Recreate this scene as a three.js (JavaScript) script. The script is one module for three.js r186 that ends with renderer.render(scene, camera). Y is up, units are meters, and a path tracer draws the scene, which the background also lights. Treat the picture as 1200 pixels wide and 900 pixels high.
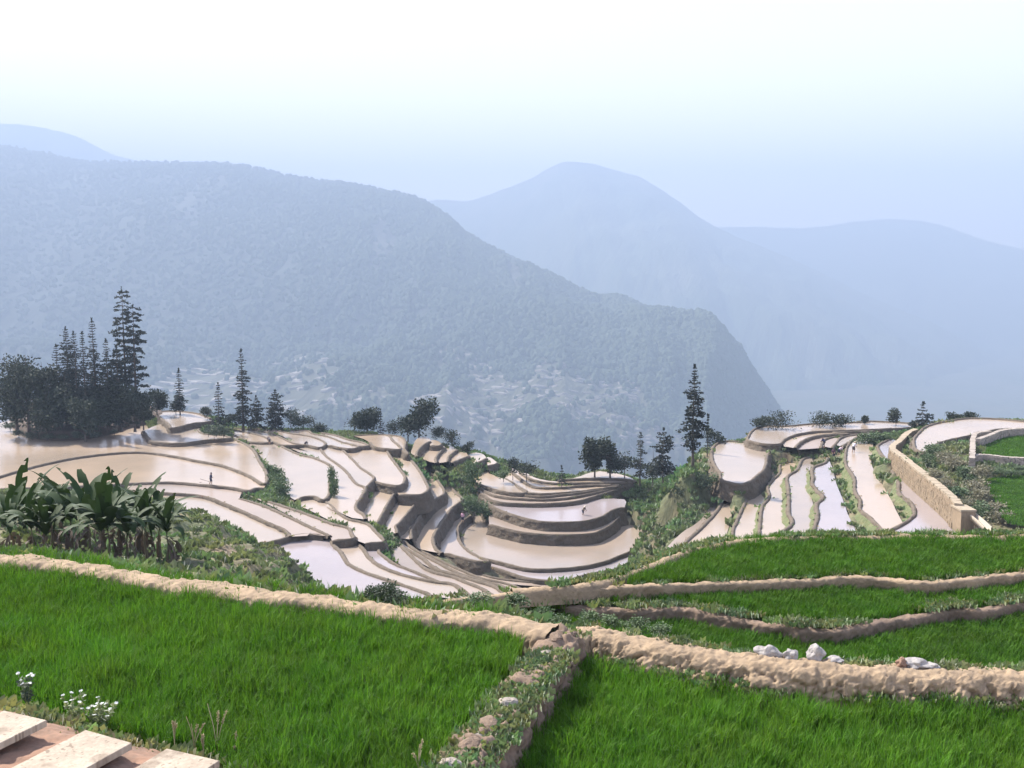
import * as THREE from 'three';
import { mergeGeometries } from 'three/addons/utils/BufferGeometryUtils.js';
import { ImprovedNoise } from 'three/addons/math/ImprovedNoise.js';
import { MarchingCubes } from 'three/addons/objects/MarchingCubes.js';

// ------------------------------------------------------------------ camera, sky, sun, haze, exposure
const scene = new THREE.Scene();
const camera = new THREE.PerspectiveCamera(42, 4 / 3, 0.1, 60000);
camera.position.set(0, 45, 0);
camera.rotation.x = -THREE.MathUtils.degToRad(6.328);
camera.updateMatrixWorld();
const renderer = new THREE.WebGLRenderer({ antialias: true });
renderer.toneMapping = THREE.LinearToneMapping;
renderer.toneMappingExposure = 3.25;
renderer.shadowMap.enabled = true;
renderer.shadowMap.type = THREE.PCFSoftShadowMap;

const SUN_AZ = THREE.MathUtils.degToRad(-52), SUN_EL = THREE.MathUtils.degToRad(47);
const sunDir = new THREE.Vector3(Math.sin(SUN_AZ) * Math.cos(SUN_EL), Math.sin(SUN_EL), -Math.cos(SUN_AZ) * Math.cos(SUN_EL));
const sun = new THREE.DirectionalLight(new THREE.Color().setRGB(1, 0.93, 0.84), 5);
sun.position.copy(sunDir).multiplyScalar(400).add(new THREE.Vector3(0, 20, -120));
sun.target.position.set(0, 10, -120);
sun.castShadow = true;
Object.assign(sun.shadow.camera, { left: -160, right: 160, top: 160, bottom: -160, near: 1, far: 900 });
sun.shadow.mapSize.set(4096, 4096);
sun.shadow.radius = 2;
scene.add(sun, sun.target);

{ // hazy daylight sky: milky near the horizon, bluer overhead, whiter round the sun
  const W = 512, Hh = 256, d = new Float32Array(W * Hh * 4), v = new THREE.Vector3();
  for (let j = 0; j < Hh; j++) for (let i = 0; i < W; i++) {
    const el = ((j + 0.5) / Hh - 0.5) * Math.PI, az = ((i + 0.5) / W - 0.5) * 2 * Math.PI;
    v.set(Math.cos(el) * Math.cos(az), Math.sin(el), Math.cos(el) * Math.sin(az));
    const up = Math.max(0, v.y), g = Math.acos(THREE.MathUtils.clamp(v.dot(sunDir), -1, 1));
    const h = Math.pow(1 - up, 5.5) * (0.66 + 0.34 * Math.cos(g)), halo = 0.5 * Math.exp(-g / 0.3) + 0.42 * Math.exp(-g / 0.75);
    const k = (j * W + i) * 4;
    d[k] = 0.08 + 3.3 * h + halo; d[k + 1] = 0.125 + 2.66 * h + halo * 0.93; d[k + 2] = 0.26 + 2.3 * h + halo * 0.88; d[k + 3] = 1;
  }
  const t = new THREE.DataTexture(d, W, Hh, THREE.RGBAFormat, THREE.FloatType);
  t.mapping = THREE.EquirectangularReflectionMapping; t.magFilter = t.minFilter = THREE.LinearFilter; t.wrapS = THREE.RepeatWrapping; t.needsUpdate = true;
  scene.background = t; scene.environment = t;
}
scene.fog = new THREE.FogExp2(new THREE.Color().setRGB(0.55, 0.72, 1.0), 0.0003);

// ------------------------------------------------------------------ survey of the place, metres
const PADDIES=[
{y:14.2,b:[[-78.7,-141.6],[-77.8,-149.5],[-75.8,-159],[-71.9,-166.2],[-64.5,-170.2],[-50.3,-161.2],[-47.1,-158.8],[-43.7,-155],[-39.8,-149.7],[-36.3,-144],[-36.3,-145.2],[-38,-152.3],[-41.4,-161.7],[-45.6,-173.4],[-50.3,-181.8],[-52.4,-184.1],[-56.7,-182.4]],r:[[-60.1,-179.3],[-65.1,-180.3],[-69.8,-189],[-73,-199.6],[-79.3,-211.6],[-88.5,-214.1],[-99.6,-214.1],[-105.1,-210.3],[-106.2,-201.9],[-110.6,-194.2]],c:0},
{y:14.7,b:[[-71.2,-191],[-67.8,-183.9],[-64.2,-177.8],[-59.1,-176.4],[-55.2,-180.1],[-51.9,-182],[-53.9,-184.9],[-58.1,-186.9],[-61,-192.1]],r:[[-61.6,-196.4],[-66.2,-203.3],[-70.1,-203.3],[-71.2,-198.6]]},
{y:15.6,b:[[-60,-197.3],[-62.7,-193.9],[-64.5,-188.4],[-67.3,-193.9],[-72.3,-203.2],[-76,-210.8],[-73,-212.1],[-67.6,-209.5],[-63.4,-204.4]]},
{y:14.05,b:[[-76.7,-137.8],[-73.6,-141.2],[-66.7,-142.3],[-59.4,-144.1],[-55.2,-145.3],[-50.6,-145.9],[-45,-144],[-40.5,-142.2],[-37.5,-140.2],[-37.2,-141.5],[-35.9,-142.3]],r:[[-36.9,-147.7],[-41.6,-154.9],[-49.5,-163.5],[-57.5,-171.5],[-66.9,-176.6],[-74.9,-173.1],[-78.6,-165],[-81.2,-156.3],[-83,-149.6]],c:0},
{y:13.85,b:[[-37.8,-136],[-33.4,-131.8],[-28.9,-125.9],[-24.9,-120.5],[-22.5,-117.4],[-21.7,-116.4]],r:[[-24.8,-117.7],[-28.5,-123.3],[-34.2,-129.4],[-37.4,-134.3],[-45.8,-142.5],[-47.3,-147.4],[-39.6,-142.5]],c:1},
{y:13.9,b:[[-54.8,-140.2],[-47.7,-139],[-43.4,-137.4],[-36.8,-130.3],[-30.9,-122.9],[-27.6,-118.8],[-26.3,-116]],r:[[-24,-116.8],[-27.3,-122.9],[-34.5,-132.2],[-45.1,-144.2],[-51.7,-149.1],[-57.2,-146.6]],c:1},
{y:13.7,b:[[-29.8,-113.8],[-28.5,-113.8],[-27.3,-115.2],[-25.9,-117],[-24.6,-117.5],[-22.5,-117]],r:[[-23.6,-120.3],[-27.7,-120.8],[-31.5,-125.5],[-37.9,-134.1],[-44.5,-141.1],[-48.8,-142.2],[-55.8,-142.8],[-52.5,-134.1],[-45.2,-131.6],[-39.8,-126],[-33.9,-119.5],[-30.1,-114.8]]},
{y:13.7,b:[[-21.1,-114.8],[-18.8,-115.4],[-19.3,-117.7],[-20.3,-120.7],[-22.4,-122.4],[-24.8,-125.4],[-28.1,-129.2],[-33.6,-135]],r:[[-39.4,-141.7],[-34.8,-135.8],[-29.1,-127.6],[-24.7,-121.4],[-22,-117.3],[-21.3,-115.4]],c:1},
{y:13.5,b:[[-17.2,-114.4],[-15.2,-114.7],[-16.6,-119.4],[-18.3,-123.4],[-20.8,-125.6],[-22.9,-129.1],[-24.9,-133.9],[-28,-138.3],[-29.8,-137]],r:[[-32.5,-138.5],[-26.9,-130.8],[-23.3,-125.4],[-20.5,-121.8],[-19.2,-118.1],[-18.1,-115.2]]},
{y:13.2,b:[[-22.1,-118.7],[-21.1,-115],[-19.5,-111.4],[-17.9,-106.9],[-16.1,-104.3],[-13.7,-101.8],[-10.4,-98.7],[-8,-96.2]],r:[[-9.8,-92.8],[-13.9,-92.8],[-17,-94.9],[-18.5,-97.9],[-21.5,-103.1],[-24.8,-109.1],[-29,-114.4],[-28.9,-118.2],[-26.8,-120.6],[-23.8,-121.4]],c:2},
{y:12.95,b:[[-19.2,-118],[-17.7,-114.7],[-16,-110],[-14.3,-106.7],[-12.5,-104.6],[-10.8,-103.1],[-7.7,-101.1],[-6.2,-100.6],[-4.6,-97.4]],r:[[-5.2,-95.7],[-8.1,-97.4],[-10.5,-99.9],[-16.4,-105.6],[-18.2,-108.3],[-21.2,-116.6],[-21.3,-117.8]]},
{y:12.75,b:[[-15.5,-117.3],[-15.4,-116],[-15.5,-113.5],[-14.2,-110.6],[-13,-108.3],[-11.2,-106.2],[-7.1,-101.3],[-5.6,-100.2],[-3.7,-96.3]],r:[[-5.3,-95.8],[-9.7,-101.8],[-13.7,-106.3],[-14.5,-107.9],[-16.2,-111.2],[-17.9,-116],[-17.4,-117.2]],c:2},
{y:12,b:[[-13.5,-118.7],[-11.2,-112.7],[-9.5,-108.8],[-8.1,-107.2],[-6.5,-106.1],[-4.9,-104.1],[-3.3,-102.2],[-1.1,-98.1]],r:[[-3.3,-98.1],[-6.9,-103.1],[-10.6,-107.2],[-13.6,-112.7],[-14.8,-115]],c:1},
{y:10.7,b:[[-16.5,-130.4],[-14,-123.4],[-10.8,-117.7],[-8.6,-113],[-6.2,-110.9],[-3.5,-108.2],[-1.9,-106.7],[0,-102.4]],r:[[-1.5,-101.9],[-5,-107.7],[-7.8,-111.4],[-10.8,-115.9],[-13.8,-121.4],[-17.4,-130.4]],c:1},
{y:9.2,b:[[-14.9,-131.6],[-12.6,-126.8],[-9.2,-121],[-6.5,-116.8],[-4.2,-114.3],[-1.3,-111.6],[1.1,-106.9]],r:[[-0.5,-106.4],[-6.4,-115.1],[-10.6,-121],[-14,-128.1],[-17.3,-136.9]],c:1},
{y:7.7,b:[[-13.6,-133.5],[-11,-129.7],[-8.8,-126.1],[-6.1,-122.3],[-3.8,-119.4],[-0.3,-116.9],[2.8,-112.3]],r:[[1.1,-111.3],[-5.6,-120],[-9.1,-124.8],[-12.6,-130.7],[-15.9,-137.9]],c:1},
{y:13.8,b:[[-53.6,-189.4],[-52.9,-191.4],[-48.8,-183.5],[-45,-182.7],[-43.6,-181.9],[-40.8,-176.9],[-36.5,-170.1],[-33.5,-166.9],[-30.3,-161.8],[-28.8,-158],[-27.6,-149.1],[-25.8,-138.2],[-26.1,-135.4],[-27.8,-137.6],[-29.2,-137.1],[-29.8,-135.4]],r:[[-31.4,-138.2],[-35.9,-150.8],[-40.4,-161.8],[-46.3,-176.9],[-51.3,-185.4]],c:3},
{y:13.6,b:[[-41.9,-180.9],[-38.5,-181.6],[-35.1,-179.2],[-34.7,-178],[-31.9,-169.6],[-28.7,-162.4],[-26.1,-155.8],[-24.2,-149.7],[-22.9,-146.4],[-21.6,-144.4],[-21.1,-132.5],[-20.4,-129.9],[-19.2,-127.4],[-18.8,-125.6]],r:[[-20.4,-126.2],[-23.1,-129.9],[-24.8,-131.9],[-25.8,-138],[-27.5,-148.8],[-30,-160.4],[-34,-168.5],[-38.2,-175.1],[-39.6,-177.4],[-42.3,-182.8]],c:3},
{y:13.5,b:[[-35,-180.1],[-33.4,-181],[-31.2,-178.2],[-27.3,-168],[-24.6,-160],[-21.8,-153.6],[-21.3,-151.8],[-21.4,-146.8],[-21.7,-144.5]],r:[[-23.5,-146],[-26.5,-156.3],[-29.2,-162.9],[-33.6,-174.5]]},
{y:13.25,b:[[-31.1,-177.6],[-28.2,-178.4],[-26.1,-179.9],[-23.8,-179.4],[-20.4,-168.3],[-18.3,-160.3],[-16.6,-153],[-17,-147.2],[-19.1,-148.4],[-21.1,-150.5]],r:[[-21.8,-153],[-25.1,-161.3],[-28.1,-170.4],[-30.6,-175.9]],c:0},
{y:12.1,b:[[-17.6,-151.7],[-17.8,-139.5],[-17.8,-131],[-17.9,-128.3],[-17.6,-126.9]],r:[[-19.7,-132.2],[-20.6,-135.5],[-21.1,-145.4],[-22.4,-157.7],[-19.6,-154.2]],c:0},
{y:12.4,b:[[-23.5,-182.4],[-21.2,-182.4],[-18.4,-174.9],[-15.9,-165.6],[-13.6,-154.5],[-12.7,-148.3],[-13.8,-144.8],[-16.7,-145.2]],r:[[-17.9,-149.9],[-17,-156.7],[-19.2,-168.1],[-21.1,-174.4],[-20.9,-172.8]],c:0},
{y:11,b:[[-13.2,-153.8],[-14.1,-148.3],[-14.7,-141],[-15.5,-133.2],[-15.7,-132.5],[-15.1,-128.5]],r:[[-18.1,-129.8],[-17.5,-130.7],[-17.4,-142.4],[-17.6,-150.6],[-14.4,-151.4]],c:0},
{y:9.5,b:[[-20.5,-193.5],[-17.8,-187.6],[-14.7,-176.6],[-12.7,-168.7],[-11,-158.9],[-12,-154.8],[-13.4,-145.8],[-13.9,-137.7],[-14,-135.6],[-13.5,-131.1]],r:[[-15.9,-132],[-16.7,-136.5],[-15.5,-148.7],[-13.8,-160.6],[-15,-170.6],[-17.2,-179.8],[-20.9,-191.1],[-24.2,-199.9]],c:0},
{y:8,b:[[-19.1,-197.3],[-16.8,-194.3],[-14.3,-184.1],[-11.5,-174.9],[-9.4,-165.6],[-8.2,-161.4],[-9.5,-155],[-10.5,-146.3],[-11,-139.9],[-11,-136],[-10.1,-131],[-9.3,-129.6]],r:[[-12.5,-131.7],[-13.8,-135.3],[-14.5,-143.6],[-13.3,-152.7],[-11.3,-164.8],[-13.4,-178.8],[-17.4,-193.1]],c:0},
{y:6.2,b:[[-6.6,-157.3],[-8,-152.7],[-8.2,-147.5],[-7.4,-141.1],[-6,-136.6],[-4.3,-133.5],[-3.1,-131.5],[-4.6,-131.7],[-7,-133.5],[-9.3,-135.8]],r:[[-10.4,-137.4],[-11.4,-142.6],[-10.6,-151.8],[-8.8,-160.1],[-7,-160.1]],c:4},
{y:5.3,b:[[-7.2,-159.9],[-8.2,-154.4],[-8,-148.4],[-6.8,-141.3],[-4.6,-136.9],[-1.6,-134.3],[2.3,-131.2],[6.1,-131.2],[9.9,-132.5],[13,-134.8],[14.3,-136.4],[18.7,-142.2],[20.3,-146.6],[21.1,-152.6]],r:[[19.7,-152.6],[19.5,-158.4],[19.3,-164.7],[19.1,-168.8],[17.6,-165.7],[14,-160.9],[5.4,-155.3],[-1.4,-160.9],[-2.9,-163.9],[-5.3,-166.9]],c:4,drop:3.5},
{y:5,b:[[-9.9,-140.9],[-7.2,-137.3],[-5.1,-135.2],[-1.2,-131.5],[2.2,-128],[6.3,-126.8],[10.3,-129.9],[13.9,-131.8],[17.6,-135.2],[16.7,-136.3],[19.4,-139.7],[20.9,-143.3],[21.7,-147.1]],r:[[21.1,-149.7],[20.2,-147.1],[18.6,-142.4],[15.4,-138.5],[10.8,-137.3],[4.7,-135.2],[-1.2,-139.4],[-6.9,-143.9]],c:2},
{y:4.6,b:[[-11.4,-139.3],[-9.2,-136.5],[-5,-131.9],[-2.1,-129.3],[0.7,-128.1],[6.3,-126.9]],r:[[6.3,-126.3],[2.6,-126.3],[-1.1,-127.5],[-4.9,-129.3],[-8.9,-132.5]],c:1},
{y:14,b:[[-55.6,-195.8],[-53.9,-195.1],[-50.3,-191.6],[-46.5,-186.8],[-44.2,-181.1],[-48.1,-181.7],[-52.2,-188.8]],r:[[-54.8,-192.9]],c:0},
{y:14,b:[[-56.1,-198.3],[-52,-196.5],[-47.5,-192.9],[-43.3,-186.2],[-39.9,-180.5],[-37.9,-178.7],[-41.1,-178.3],[-44.1,-182.4]],r:[[-48.6,-190.2],[-53.9,-195.3]],c:0},
{y:13.9,b:[[-52,-198.3],[-47,-196.4],[-42.9,-192.2],[-38.5,-188.8],[-34.2,-181.1],[-34.4,-176.6],[-36.8,-178.7],[-39.7,-180.2]],r:[[-41.7,-184.9],[-46.8,-193.6],[-51.7,-197.1]]},
{y:13.85,b:[[-44.4,-196.7],[-40.6,-196],[-38.8,-192.5],[-35.3,-189.1],[-31.3,-182.6],[-27.7,-177.8],[-28.5,-175.4],[-31,-176.9],[-33.3,-179.5]],r:[[-37.7,-187.1],[-43.2,-192.5]]},
{y:13.8,b:[[-37.7,-193.9],[-34.6,-191.4],[-30.5,-185.4],[-27.5,-182.3],[-26.1,-178.6],[-28,-178.6],[-31,-182.9]],r:[[-34,-188],[-37.7,-192.8]]},
{y:13.7,b:[[-30.5,-190.7],[-27.6,-192],[-24.5,-192],[-22.4,-185.4],[-20,-175.7],[-22.1,-176.3],[-24.4,-177.8],[-26.4,-183.5]],r:[[-28.4,-188]],c:0},
{y:13.5,b:[[-24.2,-193.3],[-21.8,-191.2],[-20.2,-186.6],[-19.2,-176.8],[-18.1,-172.3],[-20.2,-177.4]],r:[[-22.6,-186.6]],c:0},
{y:13,b:[[-15.7,-188.9],[-16.8,-182.6],[-17,-175.6],[-16.7,-173.1]],r:[[-18,-176.1],[-18.3,-181.4],[-18.5,-191.5],[-17.7,-194.9],[-16.2,-192.9]],c:0},
{y:12.8,b:[[-13.3,-186.9],[-13.8,-184.4],[-15.3,-185]],r:[[-16,-190.1],[-16,-192.7],[-14.3,-190.7]],c:0},
{y:12,b:[[-12.7,-187.7],[-13.4,-182.2],[-13.6,-175.4],[-13.2,-172.2]],r:[[-14.4,-173.3],[-16.7,-178.2],[-16.9,-183.4],[-15.7,-189.6],[-13.9,-190.9],[-13.1,-189.6]],c:0},
{y:11.6,b:[[-10.4,-187.5],[-11.5,-180.9],[-11.5,-175.4]],r:[[-12.7,-174.3],[-13.3,-177.6],[-12.7,-190.6],[-13.7,-195.1],[-11.7,-191.9]],c:0},
{y:11.2,b:[[-8,-182.9],[-9.3,-179.7],[-10.8,-176.4]],r:[[-11.5,-178.6],[-10.3,-190.3],[-10.9,-192.9],[-9.4,-190.3]],c:0},
{y:10.7,b:[[-4.7,-183.5],[-5.8,-180.1],[-6.8,-177.9]],r:[[-7.6,-182.3],[-8.3,-188.8],[-7.2,-190],[-5.6,-188.2]],c:0},
{y:10.3,b:[[-2.6,-181.3],[-3.3,-178.9],[-4.4,-178.4]],r:[[-4.8,-185.6],[-4.5,-187.7]],c:0},
{y:9,b:[[-6.1,-169.2],[-3.6,-165.1],[-0.9,-162],[2.2,-161.2],[1.1,-165.5],[0.6,-168.3]],r:[[-1.8,-174],[-3.3,-176],[-3.5,-179.1],[-2.5,-182.3],[-5.2,-179.1],[-6.7,-175]],c:0},
{y:8.9,b:[[-1.3,-174],[0.8,-167.8],[2.4,-162.5],[1.9,-162.4],[4.7,-161.3],[8,-162],[12.8,-164],[18.2,-167.4]],r:[[18.2,-169.7],[13,-166.2],[8.2,-166.2],[3.4,-167.4],[-0.5,-182.3]],c:0},
{y:9.05,b:[[-0.8,-182.2],[1,-175],[2.7,-168.4],[4.3,-165.5],[8.1,-165.3],[13.1,-167.2],[18.1,-167.2]],r:[[18.5,-170.1],[13.2,-168.4],[8.2,-167.2],[4.4,-170.1],[1.8,-178.2],[-0.3,-183.5]],c:0},
{y:9.2,b:[[1.5,-177.5],[3.9,-170.6],[6.8,-168.3],[10.2,-168.3],[15.6,-168.8]],r:[[15.8,-170.6],[10.8,-170],[7.4,-170],[4.5,-172.4],[2.1,-178.1]],c:0},
{y:9.4,b:[[7.9,-169.7],[12.4,-170.9],[16.8,-171.1],[20.6,-169.9],[21.2,-168.5]],r:[[20.9,-172.1],[18.8,-175.8],[16,-178.2],[13.8,-176.5],[11.5,-172.7]],c:0},
{y:9.15,b:[[10.2,-168.5],[14.4,-168.7],[18,-168.5],[20.8,-169.1]],r:[[20.9,-172.1],[16,-172.7],[10.9,-170.9]]},
{y:8.75,b:[[-6.2,-170.4],[-2.6,-164.7],[1.4,-161.4],[4.6,-159.9],[8.4,-161.4],[12.8,-163.6],[18.2,-167.5]],r:[[18.1,-169.2],[10.4,-163.6],[4.7,-162.5],[-1.4,-164.7],[-6,-171.6]],c:0},
{y:8.55,b:[[-5.6,-167.8],[-2.6,-161.3],[1.4,-159.2],[6,-158.7],[9.7,-160.2],[14.8,-164.5],[19.3,-168.4]],r:[[18.7,-170.1],[10.4,-163.4],[4.7,-161.8],[-1.4,-163.9],[-5.7,-170.1]],c:1},
{y:8.35,b:[[-5.2,-164.3],[-2.5,-158],[1.4,-156.5],[5.4,-156.5],[10.1,-158],[15.2,-163.8],[19.5,-168.8]],r:[[18.7,-170.5],[10.3,-162.2],[4.7,-160.6],[-1.4,-161.6],[-5.6,-168.2]],c:1},
{y:7.9,b:[[-5.5,-165.2],[-3.2,-157],[-1.3,-153.1],[1.3,-149.5],[4.3,-146.8],[7.2,-146.4],[10.7,-146.8],[13.5,-149.5],[16.1,-154.5],[17.9,-156]],r:[[18.5,-162],[16,-162.5],[12.6,-161.5],[7.9,-159.5],[4.6,-158.9],[0.9,-159.5],[-2.6,-160.5],[-5.1,-167.4]],c:2},
{y:6.7,b:[[-3.5,-149.8],[-0.6,-146.8],[1.9,-144.8],[5,-143.8],[9.2,-143.6],[11.8,-144.4],[14.2,-147.7],[16.2,-152.5],[17.8,-159],[18.6,-162]],r:[[16.7,-160],[12,-152.5],[5.3,-152.5],[0.9,-155.7],[-2.6,-161],[-3.6,-156.2]],c:1},
{y:18.1,b:[[27.4,-129.1],[28.1,-132.9],[28.2,-134.8],[28.9,-142.1],[30.2,-149],[32,-155.3],[34.3,-158.6],[36.4,-158],[38.8,-156.6],[39.9,-153.8],[37.3,-144.4],[34.8,-135.8],[32.6,-131],[30.5,-126.9],[29.1,-125.6],[27.9,-126.9]],c:3,drop:2.2},
{y:19.1,b:[[39.8,-149.5],[38.1,-150.2],[36.8,-153.4],[37.7,-157.5],[40.5,-164.8],[43.5,-168.2],[46.3,-167.9],[51.4,-170.3],[57.3,-171.9],[62.7,-173.1],[61.8,-173.7],[66.9,-172.3],[69.7,-170.2],[66.9,-166.2],[64.2,-165.3],[58.4,-163.9],[48.9,-162],[54.4,-163],[50.9,-162.5],[46.4,-159.6],[42.8,-154.7],[40.7,-150.2]]},
{y:18.95,b:[[42.4,-147.9],[45.1,-153.6],[48.1,-157.7],[51,-159.8],[54.7,-160.5],[52.4,-161.9],[56.6,-163],[60.2,-163.4]],r:[[65.5,-167.2],[58.8,-165.2],[49.3,-163.4],[51,-162.7],[45.6,-158.4],[41.7,-151.7],[41.2,-148.9]],c:0},
{y:18.7,b:[[46.7,-149.3],[48.1,-153.1],[50.4,-157.8],[53.4,-159.9],[56.9,-162.1]],r:[[55.1,-161.6],[51.3,-160.6],[47.7,-157.8],[44.2,-151.8],[42.7,-148.1]],c:1},
{y:18.75,b:[[48.3,-149],[50.8,-154.2],[52.8,-158.2],[58.4,-162.5],[58.9,-163.7]],r:[[56,-165.6],[53.5,-160.3],[49.9,-156.2],[47.4,-150.3]],c:1},
{y:18.8,b:[[50.1,-150],[52.7,-153.9],[55.5,-158.6],[58.8,-162.2]],r:[[58.3,-162.9],[52.7,-157.2],[49.5,-150]]},
{y:14.8,b:[[26.6,-136.3],[27.7,-136.7],[29.9,-138.9],[28.4,-129.4],[29.1,-135.2],[27.1,-127.8],[25,-122.3],[22.3,-116.1],[20.2,-109.6]],r:[[16.6,-105.9],[20.2,-115.1],[22.1,-118.3],[23.9,-122.3],[26.9,-132.4]],c:1},
{y:15.4,b:[[32.1,-135.4],[30.2,-133.6],[29,-133.6],[27.6,-128.4],[25.5,-122.2],[21.7,-113.2],[19.6,-108.8],[17.8,-104.2]],r:[[21.9,-104.2],[24,-110],[26.7,-119.3],[29.6,-130.1]],c:0},
{y:16.1,b:[[38.5,-144.8],[35.8,-141.7],[34.7,-138.7],[33.4,-134],[31.1,-128.7],[28.9,-122.3],[26.7,-115.7],[25,-110.5],[24.2,-107.4],[23,-102.3]],r:[[26.2,-102.3],[31,-121.5],[34.8,-132.2],[37.4,-138.7]],c:0,g:1},
{y:16.7,b:[[42.8,-148.9],[40.2,-146.7],[38,-139.8],[35.3,-133.9],[33.9,-130.3],[32.6,-124.4],[30.6,-119.7],[28.6,-112.7],[26.6,-105.2],[25.3,-100.2]],r:[[27.5,-100.2],[31.9,-112],[33.9,-119.7],[37.8,-134.9],[40.7,-140.8]],c:0,g:1},
{y:17.4,b:[[45.2,-148.7],[43.5,-147],[41.2,-141.4],[40,-138.3],[37.7,-134.4],[35.5,-126.2],[33.8,-119.8],[31.8,-112.5],[31.3,-109.2],[29.9,-106.1],[28.1,-103.7],[25.9,-97.7]],r:[[29.9,-97.7],[35.5,-115.3],[38.2,-126.2],[41.5,-137.3],[43.3,-141.4]],c:4,g:1},
{y:18.1,b:[[46.2,-144.4],[44.7,-140.5],[41.9,-136.8],[40.8,-133.8],[39.8,-130],[38.6,-126.4],[37.8,-121.4],[37.6,-118.6],[35.6,-114.5],[33.8,-108.4],[31.7,-102.8],[30.4,-100],[28.9,-95.2]],r:[[33,-95.2],[38.3,-112.4],[41.7,-126.4],[44.8,-137.9]],c:2,g:1},
{y:18.9,b:[[58.1,-160],[53.5,-154.8],[50.4,-148.4],[47.7,-141],[45.6,-134.4],[43.8,-126],[41.1,-117.6],[40.1,-112.9],[38.6,-108.6],[38.3,-104.5],[37.6,-99.4],[35.8,-94]],r:[[37.7,-94],[43,-110.3],[44.9,-117.6],[49.5,-135.7],[54.3,-148.4]],c:0,g:1},
{y:19.6,b:[[58.5,-152.3],[54.1,-145.9],[52.3,-140],[50.5,-132],[48.7,-126],[47,-119.5],[44.8,-113.5],[44.3,-109],[42.4,-103.3],[39.8,-99.5],[36.9,-96],[34.7,-91.5]],r:[[41.7,-91.5],[44.8,-101],[48.5,-116.4],[52.9,-134.6],[57.9,-147.5],[58.6,-150.7]],c:2,g:1},
{y:22.2,b:[[54.7,-134.5],[58.6,-142.2],[62.3,-148.1],[66.9,-152.6],[72.2,-155.8],[76,-155],[78.9,-152.6],[81.2,-151.6],[79.2,-146.3],[76.2,-142.2],[72.5,-145],[65,-139.5],[57.3,-132.7],[52.8,-125.7],[52.2,-126.3]],c:0,drop:0.9}
];
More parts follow.
